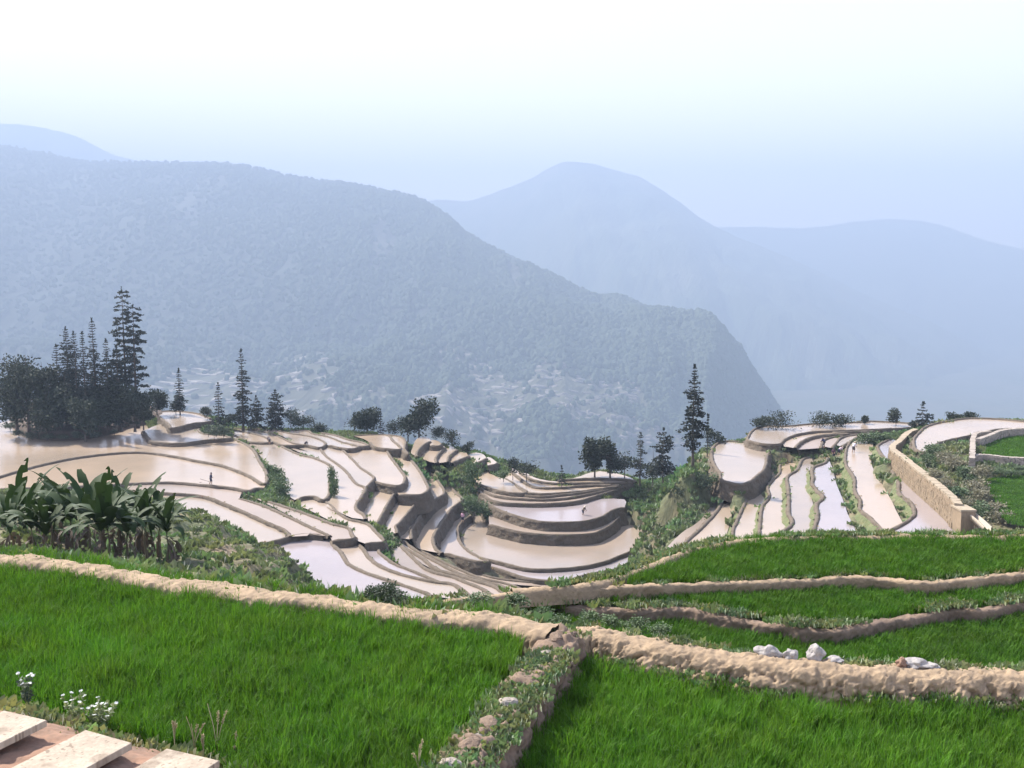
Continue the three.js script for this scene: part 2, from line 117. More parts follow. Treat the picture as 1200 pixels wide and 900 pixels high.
const SLOPE=[[23.9,20,-130.3],[23.2,19.6,-133.6],[19.1,16.5,-137.8],[18.2,9,-157.2],[19.5,12,-147],[21.2,15.4,-135.6],[23.1,19.2,-128.5],[26.9,17.5,-132.9],[25,16.4,-131],[21.5,13.8,-132.2],[20.2,9,-144.9],[20,6.5,-156.6],[20.1,11.5,-125.8],[19.4,13.5,-114.8],[20.2,7,-135.8],[23.1,14.8,-124.6],[19.8,5,-150.2],[20.6,17.8,-135.5],[21.8,19.2,-132.6],[26.7,18.6,-136.3],[19.4,11.5,-154],[25.2,15.1,-125.7],[21.4,14,-122.5],[19,7,-158],[20.5,12.6,-138.8],[20.7,14,-111.5],[55.8,22.1,-130.2],[58.4,22.7,-128.1],[59.2,22.6,-124.8],[50,21.7,-118.8],[52.5,22,-117.3],[52.7,22,-113.1],[47.8,21,-108.2],[49.7,21,-106.4],[49.2,20.7,-101.9],[47.8,20.4,-96.4],[46.1,20,-99.4],[44.7,19.5,-97.1],[55.2,22.2,-116.3],[59.9,21.8,-117.2],[57.1,21.9,-115.7],[50.8,21.9,-122.4],[50.8,22,-126.8],[-12.5,38.4,-21.5],[-11.1,38.4,-21.1],[-9.9,38.4,-20.8],[-8.7,38.4,-20.6],[-7.4,38.4,-20.2],[-6.3,38.4,-19.9],[-5.2,38.4,-19.7],[-4.1,38.4,-19.2],[-15.9,37,-27.5],[-14.6,36.8,-27.7],[-12.3,36.8,-27.1],[-10.5,36.8,-26.7],[-9.2,36.4,-27.7],[-7.7,36,-28.3],[-7,35,-30.5],[-19.9,35.4,-34.5],[-18.2,35.2,-34.7],[-15.4,35.2,-33.9],[-13.5,35.2,-33.5],[-12.5,34.8,-34.9],[-25.9,33,-49.5],[-32,32,-55.7],[-28.2,31,-58.9],[-26.1,30,-62.4],[-24.1,29,-66],[-23,28,-67.7],[-18.3,30,-56.7],[-15.4,31,-50.4],[-12.9,34,-38.3],[-13.9,31,-48],[-23.6,25,-77.4],[-18.1,27,-64.8],[-15.1,28,-57.5],[-20.3,20,-85.8],[-12.7,29,-51.7],[-14.1,25,-64.1],[-13.1,24,-65],[-30.5,21,-95.9],[-27.9,19,-98.3],[-25.4,17,-100.1],[-19.9,18,-89.1],[-55.3,21,-106],[-46.4,21,-106.9],[-37.6,21,-102.8],[-55.1,23,-96.1],[-3.4,38.2,-19],[-3.6,37.8,-19.9],[-3.8,37.5,-20.9],[-3.9,37.1,-22],[-4.1,36.7,-23.1],[-4.3,36.3,-24.2],[-4.6,35.8,-25.5],[-4.8,35.4,-26.7],[-5,34.9,-28.1],[-5.3,34.4,-29.5],[-5.5,33.9,-30.9],[-5.8,33.3,-32.5],[-6.1,32.7,-34.1],[-6.4,32.1,-35.8],[-6.7,31.5,-37.6],[-7.1,30.8,-39.5],[-7.4,30.1,-41.5],[-7.8,29.3,-43.5],[-8.2,28.5,-45.7],[-8.6,27.7,-48],[-9,26.9,-50.4],[-9.5,25.9,-52.9],[-10,25,-55.6],[-10.5,24,-58.4],[-11,22.9,-61.3],[-11.5,21.8,-64.3],[-12.1,20.7,-67.6],[-12.7,19.5,-70.9],[-13.3,18.2,-74.5],[-14,16.8,-78.2],[-14.7,15.4,-82.1],[-15.4,14,-86.2],[-16.2,12.4,-90.5],[-2.6,38.2,-19],[-2.7,37.8,-19.9],[-2.9,37.5,-20.9],[-3,37.1,-22],[-3.2,36.7,-23.1],[-3.3,36.3,-24.2],[-3.5,35.8,-25.5],[-3.6,35.4,-26.7],[-3.8,34.9,-28.1],[-4,34.4,-29.5],[-4.2,33.9,-30.9],[-4.4,33.3,-32.5],[-4.7,32.7,-34.1],[-4.9,32.1,-35.8],[-5.1,31.5,-37.6],[-5.4,30.8,-39.5],[-5.7,30.1,-41.5],[-5.9,29.3,-43.5],[-6.2,28.5,-45.7],[-6.6,27.7,-48],[-6.9,26.9,-50.4],[-7.2,25.9,-52.9],[-7.6,25,-55.6],[-8,24,-58.4],[-8.4,22.9,-61.3],[-8.8,21.8,-64.3],[-9.2,20.7,-67.6],[-9.7,19.5,-70.9],[-10.2,18.2,-74.5],[-10.7,16.8,-78.2],[-11.2,15.4,-82.1],[-11.8,14,-86.2],[-12.4,12.4,-90.5],[-1.8,38.2,-19],[-1.9,37.8,-19.9],[-2,37.5,-20.9],[-2.1,37.1,-22],[-2.2,36.7,-23.1],[-2.3,36.3,-24.2],[-2.4,35.8,-25.5],[-2.5,35.4,-26.7],[-2.6,34.9,-28.1],[-2.8,34.4,-29.5],[-2.9,33.9,-30.9],[-3,33.3,-32.5],[-3.2,32.7,-34.1],[-3.4,32.1,-35.8],[-3.5,31.5,-37.6],[-3.7,30.8,-39.5],[-3.9,30.1,-41.5],[-4.1,29.3,-43.5],[-4.3,28.5,-45.7],[-4.5,27.7,-48],[-4.7,26.9,-50.4],[-5,25.9,-52.9],[-5.2,25,-55.6],[-5.5,24,-58.4],[-5.7,22.9,-61.3],[-6,21.8,-64.3],[-6.3,20.7,-67.6],[-6.7,19.5,-70.9],[-7,18.2,-74.5],[-7.3,16.8,-78.2],[-7.7,15.4,-82.1],[-8.1,14,-86.2],[-8.5,12.4,-90.5],[-1,38.2,-19],[-1,37.8,-19.9],[-1.1,37.5,-20.9],[-1.1,37.1,-22],[-1.2,36.7,-23.1],[-1.2,36.3,-24.2],[-1.3,35.8,-25.5],[-1.4,35.4,-26.7],[-1.4,34.9,-28.1],[-1.5,34.4,-29.5],[-1.6,33.9,-30.9],[-1.7,33.3,-32.5],[-1.7,32.7,-34.1],[-1.8,32.1,-35.8],[-1.9,31.5,-37.6],[-2,30.8,-39.5],[-2.1,30.1,-41.5],[-2.2,29.3,-43.5],[-2.3,28.5,-45.7],[-2.5,27.7,-48],[-2.6,26.9,-50.4],[-2.7,25.9,-52.9],[-2.8,25,-55.6],[-3,24,-58.4],[-3.1,22.9,-61.3],[-3.3,21.8,-64.3],[-3.5,20.7,-67.6],[-3.6,19.5,-70.9],[-3.8,18.2,-74.5],[-4,16.8,-78.2],[-4.2,15.4,-82.1],[-4.4,14,-86.2],[-4.6,12.4,-90.5],[-0.4,38.2,-19],[-0.4,37.8,-19.9],[-0.4,37.5,-20.9],[-0.5,37.1,-22],[-0.5,36.7,-23.1],[-0.5,36.3,-24.2],[-0.5,35.8,-25.5],[-0.6,35.4,-26.7],[-0.6,34.9,-28.1],[-0.6,34.4,-29.5],[-0.7,33.9,-30.9],[-0.7,33.3,-32.5],[-0.7,32.7,-34.1],[-0.8,32.1,-35.8],[-0.8,31.5,-37.6],[-0.8,30.8,-39.5],[-0.9,30.1,-41.5],[-0.9,29.3,-43.5],[-1,28.5,-45.7],[-1,27.7,-48],[-1.1,26.9,-50.4],[-1.1,25.9,-52.9],[-1.2,25,-55.6],[-1.2,24,-58.4],[-1.3,22.9,-61.3],[-1.4,21.8,-64.3],[-1.4,20.7,-67.6],[-1.5,19.5,-70.9],[-1.6,18.2,-74.5],[-1.7,16.8,-78.2],[-1.8,15.4,-82.1],[-1.8,14,-86.2],[-1.9,12.4,-90.5],[-2,10.8,-95.1],[-2.1,9.1,-99.8],[-2.2,7.3,-104.8],[-2.3,5.4,-110],[-2.5,3.4,-115.5],[-2.6,3.1,-121.3],[-2.7,3.1,-127.4],[-2.9,3.1,-133.8],[0.2,36.4,-24],[0.2,35.9,-25.2],[0.2,35.5,-26.5],[0.2,35,-27.8],[0.2,34.5,-29.2],[0.3,34,-30.6],[0.3,33.4,-32.2],[0.3,32.8,-33.8],[0.3,32.2,-35.5],[0.3,31.6,-37.2],[0.3,30.9,-39.1],[0.4,30.2,-41],[0.4,29.5,-43.1],[0.4,28.7,-45.3],[0.4,27.9,-47.5],[0.4,27,-49.9],[0.4,26.1,-52.4],[0.5,25.2,-55],[0.5,24.2,-57.8],[0.5,23.2,-60.6],[0.5,22.1,-63.7],[0.6,20.9,-66.9],[0.6,19.7,-70.2],[0.6,18.5,-73.7],[0.7,17.1,-77.4],[0.7,15.7,-81.3],[0.7,14.3,-85.3],[0.8,12.7,-89.6],[0.8,11.1,-94.1],[0.8,9.4,-98.8],[0.9,7.7,-103.7],[0.9,5.8,-108.9],[1,3.8,-114.4],[1,3.1,-120.1],[1.1,3.1,-126.1],[1.1,3.1,-132.4],[0.9,36.4,-24],[1,35.9,-25.2],[1,35.5,-26.5],[1.1,35,-27.8],[1.1,34.5,-29.2],[1.2,34,-30.6],[1.2,33.4,-32.2],[1.3,32.8,-33.8],[1.4,32.2,-35.5],[1.4,31.6,-37.2],[1.5,30.9,-39.1],[1.6,30.2,-41],[1.7,29.5,-43.1],[1.7,28.7,-45.3],[1.8,27.9,-47.5],[1.9,27,-49.9],[2,26.1,-52.4],[2.1,25.2,-55],[2.2,24.2,-57.8],[2.3,23.2,-60.6],[2.4,22.1,-63.7],[2.6,20.9,-66.9],[2.7,19.7,-70.2],[2.8,18.5,-73.7],[3,17.1,-77.4],[3.1,15.7,-81.3],[3.3,14.3,-85.3],[3.4,12.7,-89.6],[3.6,11.1,-94.1],[3.8,9.4,-98.8],[4,7.7,-103.7],[4.2,5.8,-108.9],[4.4,3.8,-114.4],[4.6,3.1,-120.1],[4.8,3.1,-126.1],[5.1,3.1,-132.4],[1.6,36.4,-24],[1.7,35.9,-25.2],[1.8,35.5,-26.5],[1.9,35,-27.8],[2,34.5,-29.2],[2.1,34,-30.6],[2.2,33.4,-32.2],[2.3,32.8,-33.8],[2.4,32.2,-35.5],[2.5,31.6,-37.2],[2.7,30.9,-39.1],[2.8,30.2,-41],[2.9,29.5,-43.1],[3.1,28.7,-45.3],[3.2,27.9,-47.5],[3.4,27,-49.9],[3.6,26.1,-52.4],[3.8,25.2,-55],[3.9,24.2,-57.8],[4.1,23.2,-60.6],[4.3,22.1,-63.7],[4.6,20.9,-66.9],[4.8,19.7,-70.2],[5,18.5,-73.7],[5.3,17.1,-77.4],[5.5,15.7,-81.3],[5.8,14.3,-85.3],[6.1,12.7,-89.6],[6.4,11.1,-94.1],[6.7,9.4,-98.8],[7.1,7.7,-103.7],[7.4,5.8,-108.9],[7.8,3.8,-114.4],[8.2,3.1,-120.1],[8.6,3.1,-126.1],[9,3.1,-132.4],[2.4,36.4,-24],[2.5,35.9,-25.2],[2.6,35.5,-26.5],[2.7,35,-27.8],[2.9,34.5,-29.2],[3,34,-30.6],[3.2,33.4,-32.2],[3.3,32.8,-33.8],[3.5,32.2,-35.5],[3.7,31.6,-37.2],[3.8,30.9,-39.1],[4,30.2,-41],[4.2,29.5,-43.1],[4.4,28.7,-45.3],[4.7,27.9,-47.5],[4.9,27,-49.9],[5.1,26.1,-52.4],[5.4,25.2,-55],[5.7,24.2,-57.8],[5.9,23.2,-60.6],[6.2,22.1,-63.7],[6.6,20.9,-66.9],[6.9,19.7,-70.2],[7.2,18.5,-73.7],[7.6,17.1,-77.4],[8,15.7,-81.3],[8.4,14.3,-85.3],[8.8,12.7,-89.6],[9.2,11.1,-94.1],[9.7,9.4,-98.8],[10.2,7.7,-103.7],[10.7,5.8,-108.9],[11.2,3.8,-114.4],[11.8,3.1,-120.1],[12.4,3.1,-126.1],[13,3.1,-132.4],[3.1,36.4,-24],[3.2,35.9,-25.2],[3.4,35.5,-26.5],[3.6,35,-27.8],[3.7,34.5,-29.2],[3.9,34,-30.6],[4.1,33.4,-32.2],[4.3,32.8,-33.8],[4.5,32.2,-35.5],[4.8,31.6,-37.2],[5,30.9,-39.1],[5.3,30.2,-41],[5.5,29.5,-43.1],[5.8,28.7,-45.3],[6.1,27.9,-47.5],[6.4,27,-49.9],[6.7,26.1,-52.4],[7,25.2,-55],[7.4,24.2,-57.8],[7.8,23.2,-60.6],[8.1,22.1,-63.7],[8.6,20.9,-66.9],[9,19.7,-70.2],[9.4,18.5,-73.7],[9.9,17.1,-77.4],[10.4,15.7,-81.3],[10.9,14.3,-85.3],[11.5,12.7,-89.6],[12,11.1,-94.1],[12.6,9.4,-98.8],[13.3,7.7,-103.7],[13.9,5.8,-108.9],[14.6,3.8,-114.4],[15.4,3.1,-120.1],[3.8,36.4,-24],[4,35.9,-25.2],[4.2,35.5,-26.5],[4.4,35,-27.8],[4.6,34.5,-29.2],[4.8,34,-30.6],[5.1,33.4,-32.2],[5.3,32.8,-33.8],[5.6,32.2,-35.5],[5.9,31.6,-37.2],[6.2,30.9,-39.1],[6.5,30.2,-41],[6.8,29.5,-43.1],[7.1,28.7,-45.3],[7.5,27.9,-47.5],[7.9,27,-49.9],[8.3,26.1,-52.4],[8.7,25.2,-55],[9.1,24.2,-57.8],[9.6,23.2,-60.6],[10,22.1,-63.7],[10.6,20.9,-66.9],[11.1,19.7,-70.2],[11.6,18.5,-73.7],[12.2,17.1,-77.4],[12.8,15.7,-81.3],[13.5,14.3,-85.3],[14.1,12.7,-89.6],[14.8,11.1,-94.1],[3.9,37.4,-24],[4.3,36.7,-26.4],[4.7,35.9,-29],[5.2,34.9,-31.9],[5.7,33.9,-35.1],[6.3,32.8,-38.7],[6.9,31.6,-42.5],[7.6,30.3,-46.8],[8.3,28.8,-51.4],[9.2,27.2,-56.6],[10.1,25.4,-62.2],[11.1,23.4,-68.5],[12.2,21.3,-75.3],[13.4,18.9,-82.9],[14.8,16.3,-91.1],[5.5,37.4,-24],[6.1,36.7,-26.4],[6.7,35.9,-29],[7.4,34.9,-31.9],[8.1,33.9,-35.1],[8.9,32.8,-38.7],[9.8,31.6,-42.5],[10.8,30.3,-46.8],[11.8,28.8,-51.4],[13,27.2,-56.6],[14.3,25.4,-62.2],[15.8,23.4,-68.5],[17.3,21.3,-75.3],[19.1,18.9,-82.9],[21,16.3,-91.1],[7.2,37.4,-24],[7.9,36.7,-26.4],[8.7,35.9,-29],[9.5,34.9,-31.9],[10.5,33.9,-35.1],[11.5,32.8,-38.7],[12.7,31.6,-42.5],[14,30.3,-46.8],[15.4,28.8,-51.4],[16.9,27.2,-56.6],[18.6,25.4,-62.2],[20.4,23.4,-68.5],[22.5,21.3,-75.3],[24.7,18.9,-82.9],[27.2,16.3,-91.1],[8.8,37.4,-24],[9.7,36.7,-26.4],[10.7,35.9,-29],[11.7,34.9,-31.9],[12.9,33.9,-35.1],[14.2,32.8,-38.7],[15.6,31.6,-42.5],[17.2,30.3,-46.8],[18.9,28.8,-51.4],[20.8,27.2,-56.6],[22.8,25.4,-62.2],[25.1,23.4,-68.5],[27.6,21.3,-75.3],[30.4,18.9,-82.9],[33.4,16.3,-91.1],[10.4,37.4,-24],[11.5,36.7,-26.4],[12.6,35.9,-29],[13.9,34.9,-31.9],[15.3,33.9,-35.1],[16.8,32.8,-38.7],[18.5,31.6,-42.5],[20.3,30.3,-46.8],[22.4,28.8,-51.4],[24.6,27.2,-56.6],[27.1,25.4,-62.2],[29.8,23.4,-68.5],[32.8,21.3,-75.3],[36,18.9,-82.9],[39.7,16.3,-91.1],[12.1,37.4,-24],[13.3,36.7,-26.4],[14.6,35.9,-29],[16.1,34.9,-31.9],[17.7,33.9,-35.1],[19.5,32.8,-38.7],[21.4,31.6,-42.5],[23.5,30.3,-46.8],[25.9,28.8,-51.4],[28.5,27.2,-56.6],[31.3,25.4,-62.2],[34.5,23.4,-68.5],[37.9,21.3,-75.3],[41.7,18.9,-82.9],[45.9,16.3,-91.1],[13.7,37.4,-24],[15.1,36.7,-26.4],[16.6,35.9,-29],[18.3,34.9,-31.9],[20.1,33.9,-35.1],[22.1,32.8,-38.7],[24.3,31.6,-42.5],[26.7,30.3,-46.8],[29.4,28.8,-51.4],[32.3,27.2,-56.6],[35.6,25.4,-62.2],[39.1,23.4,-68.5],[43,21.3,-75.3],[47.4,18.9,-82.9],[52.1,16.3,-91.1],[15.4,37.4,-24],[16.9,36.7,-26.4],[18.6,35.9,-29],[20.4,34.9,-31.9],[22.5,33.9,-35.1],[24.7,32.8,-38.7],[27.2,31.6,-42.5],[29.9,30.3,-46.8],[32.9,28.8,-51.4],[36.2,27.2,-56.6],[39.8,25.4,-62.2],[43.8,23.4,-68.5],[48.2,21.3,-75.3],[53,18.9,-82.9],[58.3,16.3,-91.1],[17,37.4,-24],[18.7,36.7,-26.4],[20.6,35.9,-29],[22.6,34.9,-31.9],[24.9,33.9,-35.1],[27.4,32.8,-38.7],[30.1,31.6,-42.5],[33.1,30.3,-46.8],[36.4,28.8,-51.4],[40.1,27.2,-56.6],[44.1,25.4,-62.2],[48.5,23.4,-68.5],[53.3,21.3,-75.3],[58.7,18.9,-82.9],[64.5,16.3,-91.1],[18.6,37.4,-24],[20.5,36.7,-26.4],[22.5,35.9,-29],[24.8,34.9,-31.9],[27.3,33.9,-35.1],[30,32.8,-38.7],[33,31.6,-42.5],[36.3,30.3,-46.8],[39.9,28.8,-51.4],[43.9,27.2,-56.6],[48.3,25.4,-62.2],[53.2,23.4,-68.5],[58.5,21.3,-75.3],[64.3,18.9,-82.9],[70.7,16.3,-91.1],[-144.3,13.8,-181.6],[-149.9,9,-188.6],[-161.1,-5,-202.7],[-186,-37,-234.1],[-223.3,-85,-281],[-266.8,-135,-335.8],[-316.6,-205,-398.5],[-378.8,-285,-476.8],[-128.8,13.8,-186.5],[-133.9,9,-193.9],[-144.1,-5,-208.7],[-166.9,-37,-241.6],[-201,-85,-291],[-240.7,-135,-348.6],[-286.2,-205,-414.5],[-343,-285,-496.7],[-115.8,13.8,-191.7],[-120.4,9,-199.4],[-129.7,-5,-214.8],[-150.4,-37,-249],[-181.4,-85,-300.4],[-217.6,-135,-360.3],[-259,-205,-428.8],[-310.7,-285,-514.4],[-103.7,13.8,-200.5],[-107.8,9,-208.5],[-116.1,-5,-224.5],[-134.5,-37,-260],[-162,-85,-313.3],[-194.2,-135,-375.5],[-231,-205,-446.5],[-276.9,-285,-535.3],[-97.6,14,-209.9],[-101.4,9.2,-218.1],[-109,-4.8,-234.4],[-125.9,-36.8,-270.7],[-151.2,-84.8,-325.1],[-180.7,-134.8,-388.5],[-214.5,-204.8,-461.1],[-256.6,-284.8,-551.7],[-86.5,14.3,-209.1],[-89.9,9.5,-217.4],[-96.8,-4.5,-234.1],[-112.1,-36.5,-271],[-135,-84.5,-326.5],[-161.7,-134.5,-391.2],[-192.3,-204.5,-465.1],[-230.5,-284.5,-557.5],[-72.5,15.2,-210.5],[-75.4,10.4,-219],[-81.3,-3.6,-236],[-94.3,-35.6,-273.8],[-113.8,-83.6,-330.6],[-136.6,-133.6,-396.7],[-162.6,-203.6,-472.4],[-195.2,-283.6,-566.9],[-63.8,14.8,-205.7],[-66.5,10,-214.3],[-71.8,-4,-231.5],[-83.6,-36,-269.7],[-101.4,-84,-327],[-122.1,-134,-393.9],[-145.8,-204,-470.3],[-175.4,-284,-565.8],[-51.3,13.8,-198.5],[-53.6,9,-207.2],[-58.1,-5,-224.6],[-68.1,-37,-263.3],[-83.1,-85,-321.4],[-100.7,-135,-389.2],[-120.7,-205,-466.6],[-145.8,-285,-563.5],[-42.6,13.4,-197.8],[-44.5,8.6,-206.6],[-48.3,-5.4,-224.2],[-56.8,-37.4,-263.3],[-69.4,-85.4,-321.9],[-84.2,-135.4,-390.4],[-101,-205.4,-468.6],[-122.1,-285.4,-566.3],[-34.1,13.2,-197.5],[-35.6,8.4,-206.3],[-38.7,-5.6,-224.1],[-45.5,-37.6,-263.5],[-55.7,-85.6,-322.6],[-67.6,-135.6,-391.6],[-81.2,-205.6,-470.4],[-98.2,-285.6,-569],[-27.5,12.8,-199.5],[-28.8,8,-208.4],[-31.2,-6,-226.2],[-36.7,-38,-265.8],[-44.9,-86,-325.3],[-54.5,-136,-394.6],[-65.4,-206,-473.9],[-79.1,-286,-572.9],[-20.3,12.3,-196.2],[-21.3,7.5,-205.2],[-23.1,-6.5,-223.1],[-27.2,-38.5,-262.9],[-33.4,-86.5,-322.6],[-40.6,-136.5,-392.2],[-48.9,-206.5,-471.8],[-59.2,-286.5,-571.2],[-14.8,12.2,-190.8],[-15.5,7.4,-199.8],[-16.9,-6.6,-217.7],[-20,-38.6,-257.6],[-24.7,-86.6,-317.4],[-30.1,-136.6,-387.2],[-36.3,-206.6,-467],[-44,-286.6,-566.7],[-8.1,10.8,-187.6],[-8.5,6,-196.6],[-9.3,-8,-214.6],[-11,-40,-254.6],[-13.6,-88,-314.5],[-16.6,-138,-384.4],[-20.1,-208,-464.4],[-24.4,-288,-564.3],[-3.1,9.8,-180.2],[-3.3,5,-189.2],[-3.6,-9,-207.2],[-4.3,-41,-247.2],[-5.3,-89,-307.1],[-6.5,-139,-377.1],[-7.9,-209,-457.1],[-9.6,-289,-557.1],[3,9.2,-173.1],[3.2,4.4,-182.1],[3.5,-9.6,-200.1],[4.2,-41.6,-240.1],[5.2,-89.6,-300.1],[6.4,-139.6,-370.1],[7.8,-209.6,-450.1],[9.5,-289.6,-550.1],[8.8,9.2,-168.1],[9.2,4.4,-177.1],[10.2,-9.6,-195.1],[12.2,-41.6,-235],[15.4,-89.6,-295],[19,-139.6,-364.9],[23.2,-209.6,-444.8],[28.3,-289.6,-544.6],[15.2,9.3,-175.6],[16,4.5,-184.6],[17.6,-9.5,-202.5],[21,-41.5,-242.4],[26.2,-89.5,-302.2],[32.2,-139.5,-371.9],[39.1,-209.5,-451.6],[47.8,-289.5,-551.2],[21,9.3,-172.6],[22,4.5,-181.6],[24.2,-9.5,-199.4],[29,-41.5,-239.1],[36.3,-89.5,-298.7],[44.7,-139.5,-368.2],[54.3,-209.5,-447.6],[66.4,-289.5,-546.9],[20.2,15.5,-144],[21.5,10.7,-152.9],[24,-3.3,-170.7],[29.5,-35.3,-210.3],[37.9,-83.3,-269.7],[47.6,-133.3,-339.1],[58.7,-203.3,-418.3],[72.6,-283.3,-517.3],[23.8,18.6,-137.3],[25.3,13.8,-146.2],[28.4,-0.2,-163.9],[35.2,-32.2,-203.4],[45.4,-80.2,-262.5],[57.4,-130.2,-331.5],[71,-200.2,-410.3],[88.1,-280.2,-508.8],[32.8,16.3,-161.4],[34.6,11.5,-170.3],[38.2,-2.5,-187.9],[46.1,-34.5,-227.1],[58.1,-82.5,-285.9],[72,-132.5,-354.5],[87.9,-202.5,-432.9],[107.8,-282.5,-530.9],[35.9,16.3,-166.4],[37.8,11.5,-175.2],[41.6,-2.5,-192.8],[50.1,-34.5,-231.9],[62.7,-82.5,-290.5],[77.5,-132.5,-358.9],[94.4,-202.5,-437.1],[115.5,-282.5,-534.9],[38.2,17.8,-160.7],[40.2,13,-169.5],[44.4,-1,-187],[53.6,-33,-225.9],[67.5,-81,-284.3],[83.7,-131,-352.4],[102.1,-201,-430.2],[125.2,-281,-527.5],[43.4,18.1,-167.6],[45.6,13.3,-176.3],[50.1,-0.7,-193.8],[60.2,-32.7,-232.5],[75.2,-80.7,-290.6],[92.7,-130.7,-358.3],[112.8,-200.7,-435.8],[137.8,-280.7,-532.6],[53.3,18.2,-171.7],[55.9,13.4,-180.3],[61.3,-0.6,-197.4],[73.1,-32.6,-235.7],[90.9,-80.6,-293],[111.7,-130.6,-359.8],[135.4,-200.6,-436.2],[165,-280.6,-531.7],[67.7,18.2,-174.6],[71,13.4,-182.9],[77.5,-0.6,-199.7],[91.9,-32.6,-237],[113.6,-80.6,-293],[138.9,-130.6,-358.2],[167.9,-200.6,-432.8],[204,-280.6,-526],[68.5,19.8,-165.7],[72,15,-174],[78.9,1,-190.6],[94.1,-31,-227.6],[117.1,-79,-283.1],[143.8,-129,-347.7],[174.4,-199,-421.7],[212.6,-279,-514.1],[73.5,20.9,-161],[77.2,16.1,-169.2],[84.7,2.1,-185.6],[101.3,-29.9,-221.9],[126.2,-77.9,-276.5],[155.3,-127.9,-340.2],[188.5,-197.9,-413],[230.1,-277.9,-503.9],[82.7,20.9,-160],[86.8,16.1,-168],[95.1,2.1,-184],[113.5,-29.9,-219.5],[141,-77.9,-272.8],[173.2,-127.9,-335],[209.9,-197.9,-406.1],[255.8,-277.9,-494.9],[90.9,20.9,-159.9],[95.4,16.1,-167.7],[104.3,2.1,-183.4],[124.1,-29.9,-218.2],[153.7,-77.9,-270.3],[188.3,-127.9,-331.2],[227.9,-197.9,-400.7],[277.3,-277.9,-487.7],[110.1,20.9,-159.8],[115.2,16.1,-167.2],[125.4,2.1,-182],[148.1,-29.9,-215],[182.2,-77.9,-264.4],[221.9,-127.9,-322],[267.3,-197.9,-387.9],[324.1,-277.9,-470.2],[126.6,20.9,-159.7],[132.1,16.1,-166.7],[143.3,2.1,-180.8],[168.2,-29.9,-212.2],[205.4,-77.9,-259.2],[248.9,-127.9,-314.1],[298.6,-197.9,-376.8],[360.7,-277.9,-455.1],[16.1,3.4,-135.6],[17.9,4.4,-136.4],[19,5.5,-135.5],[17.9,4,-140.7],[14.8,3.2,-134.7],[28.4,17.9,-142.5],[26.6,17.6,-134.7],[26.4,17.4,-129],[28,17.1,-127.8],[29.7,16.8,-127.6],[31.9,17,-131.4],[31.2,17.8,-152.9],[30.2,17.8,-149.2],[-4.42,40.9,-8.23],[-4.08,40.85,-8.46],[-3.32,40.8,-8.25],[-2.62,40.65,-8.34],[-5.2,40.85,-8.83],[-4.99,40.65,-9.33],[-3.94,40.55,-9.18],[-3.2,40.5,-8.94],[-6.36,40.7,-9.53],[-4.35,41.05,-6.89],[-3.14,41,-6.97],[-1.97,40.7,-7.25]];
const FIELD=[
{y:40.5,p:[[-10.75,-16.19],[-8.11,-15.44],[-6.52,-14.89],[-4.98,-14.17],[-3.6,-13.67],[-2.33,-13.23],[-1.37,-12.95],[-0.45,-12.65],[-0.05,-12.28],[0.12,-11.5],[0,-10.86],[-0.22,-9.97],[-0.49,-9.12],[-0.72,-8.48],[-0.85,-7.85],[-2.12,-7.85],[-2.71,-8.63],[-3.86,-9.18],[-4.63,-9.61],[-5.27,-9.87],[-7.17,-10.63]]},
{y:40.15,p:[[0.75,-12.4],[1.01,-12.69],[1.74,-12.25],[2.73,-11.87],[3.52,-11.66],[4.07,-11.48],[5.07,-11.43],[6.67,-11.38],[8.03,-11.3],[6.1,-8.46],[-0.3,-8.46],[-0.21,-9.39],[0.09,-10.22],[0.51,-11.45]]},
{y:38.4,p:[[0.65,-18.56],[1.63,-18.51],[2.6,-18.46],[3.54,-18.23],[4.44,-17.78],[5.41,-17.48],[6.19,-17.53],[7.41,-17.87],[8.54,-18.28],[9.89,-18.7],[12.17,-19.2],[10.51,-16.48],[8.48,-15.93],[5.65,-15.93],[3.75,-16.29],[2.39,-16.87],[1.41,-17.7]]},
{y:38.65,p:[[-0.65,-18.42],[0,-18.72],[0.67,-18.92],[2.01,-19.02],[3.38,-19.23],[5.14,-19.5],[7.1,-19.72],[8.18,-19.39],[10.53,-20],[12.92,-20.46],[12.27,-19.39],[10.03,-19.02],[8.96,-18.52],[7.73,-18.18],[6.22,-17.63],[5.41,-17.54],[4.48,-17.95],[3.28,-18.62],[1.64,-18.62],[0.32,-18.33]]},
{y:38.9,p:[[0.67,-18.94],[1.52,-19.21],[2.43,-19.83],[3.72,-21.26],[4.84,-22.16],[5.9,-22.53],[7.92,-22.67],[11.92,-22.75],[14.5,-22.75],[13.1,-20.49],[10.49,-19.95],[8.09,-19.32],[7.12,-19.66],[5.68,-19.43],[3.36,-19.16],[1.67,-18.99]]}];
const BANK_PATH=[[-10.12,40.75,-15.24],[-8.6,40.75,-14.91],[-7.73,40.75,-14.72],[-6.98,40.75,-14.49],[-6.23,40.75,-14.23],[-5.47,40.75,-13.86],[-4.74,40.75,-13.5],[-4.09,40.75,-13.31],[-3.44,40.75,-13.05],[-2.83,40.75,-12.87],[-2.22,40.75,-12.63],[-1.52,40.75,-12.36],[-1.07,40.75,-12.2],[-0.64,40.75,-12.17],[0,40.75,-11.92],[0.51,40.75,-11.62]];
const BANK_RIGHT=[[0.58,40.6,-11.91],[0.95,40.6,-12],[1.26,40.6,-11.89],[1.65,40.6,-11.66],[2.03,40.6,-11.46],[2.57,40.6,-11.17],[3.11,40.6,-10.96],[3.83,40.6,-10.81],[4.75,40.6,-10.72],[5.68,40.6,-10.67],[6.78,40.6,-10.62]];
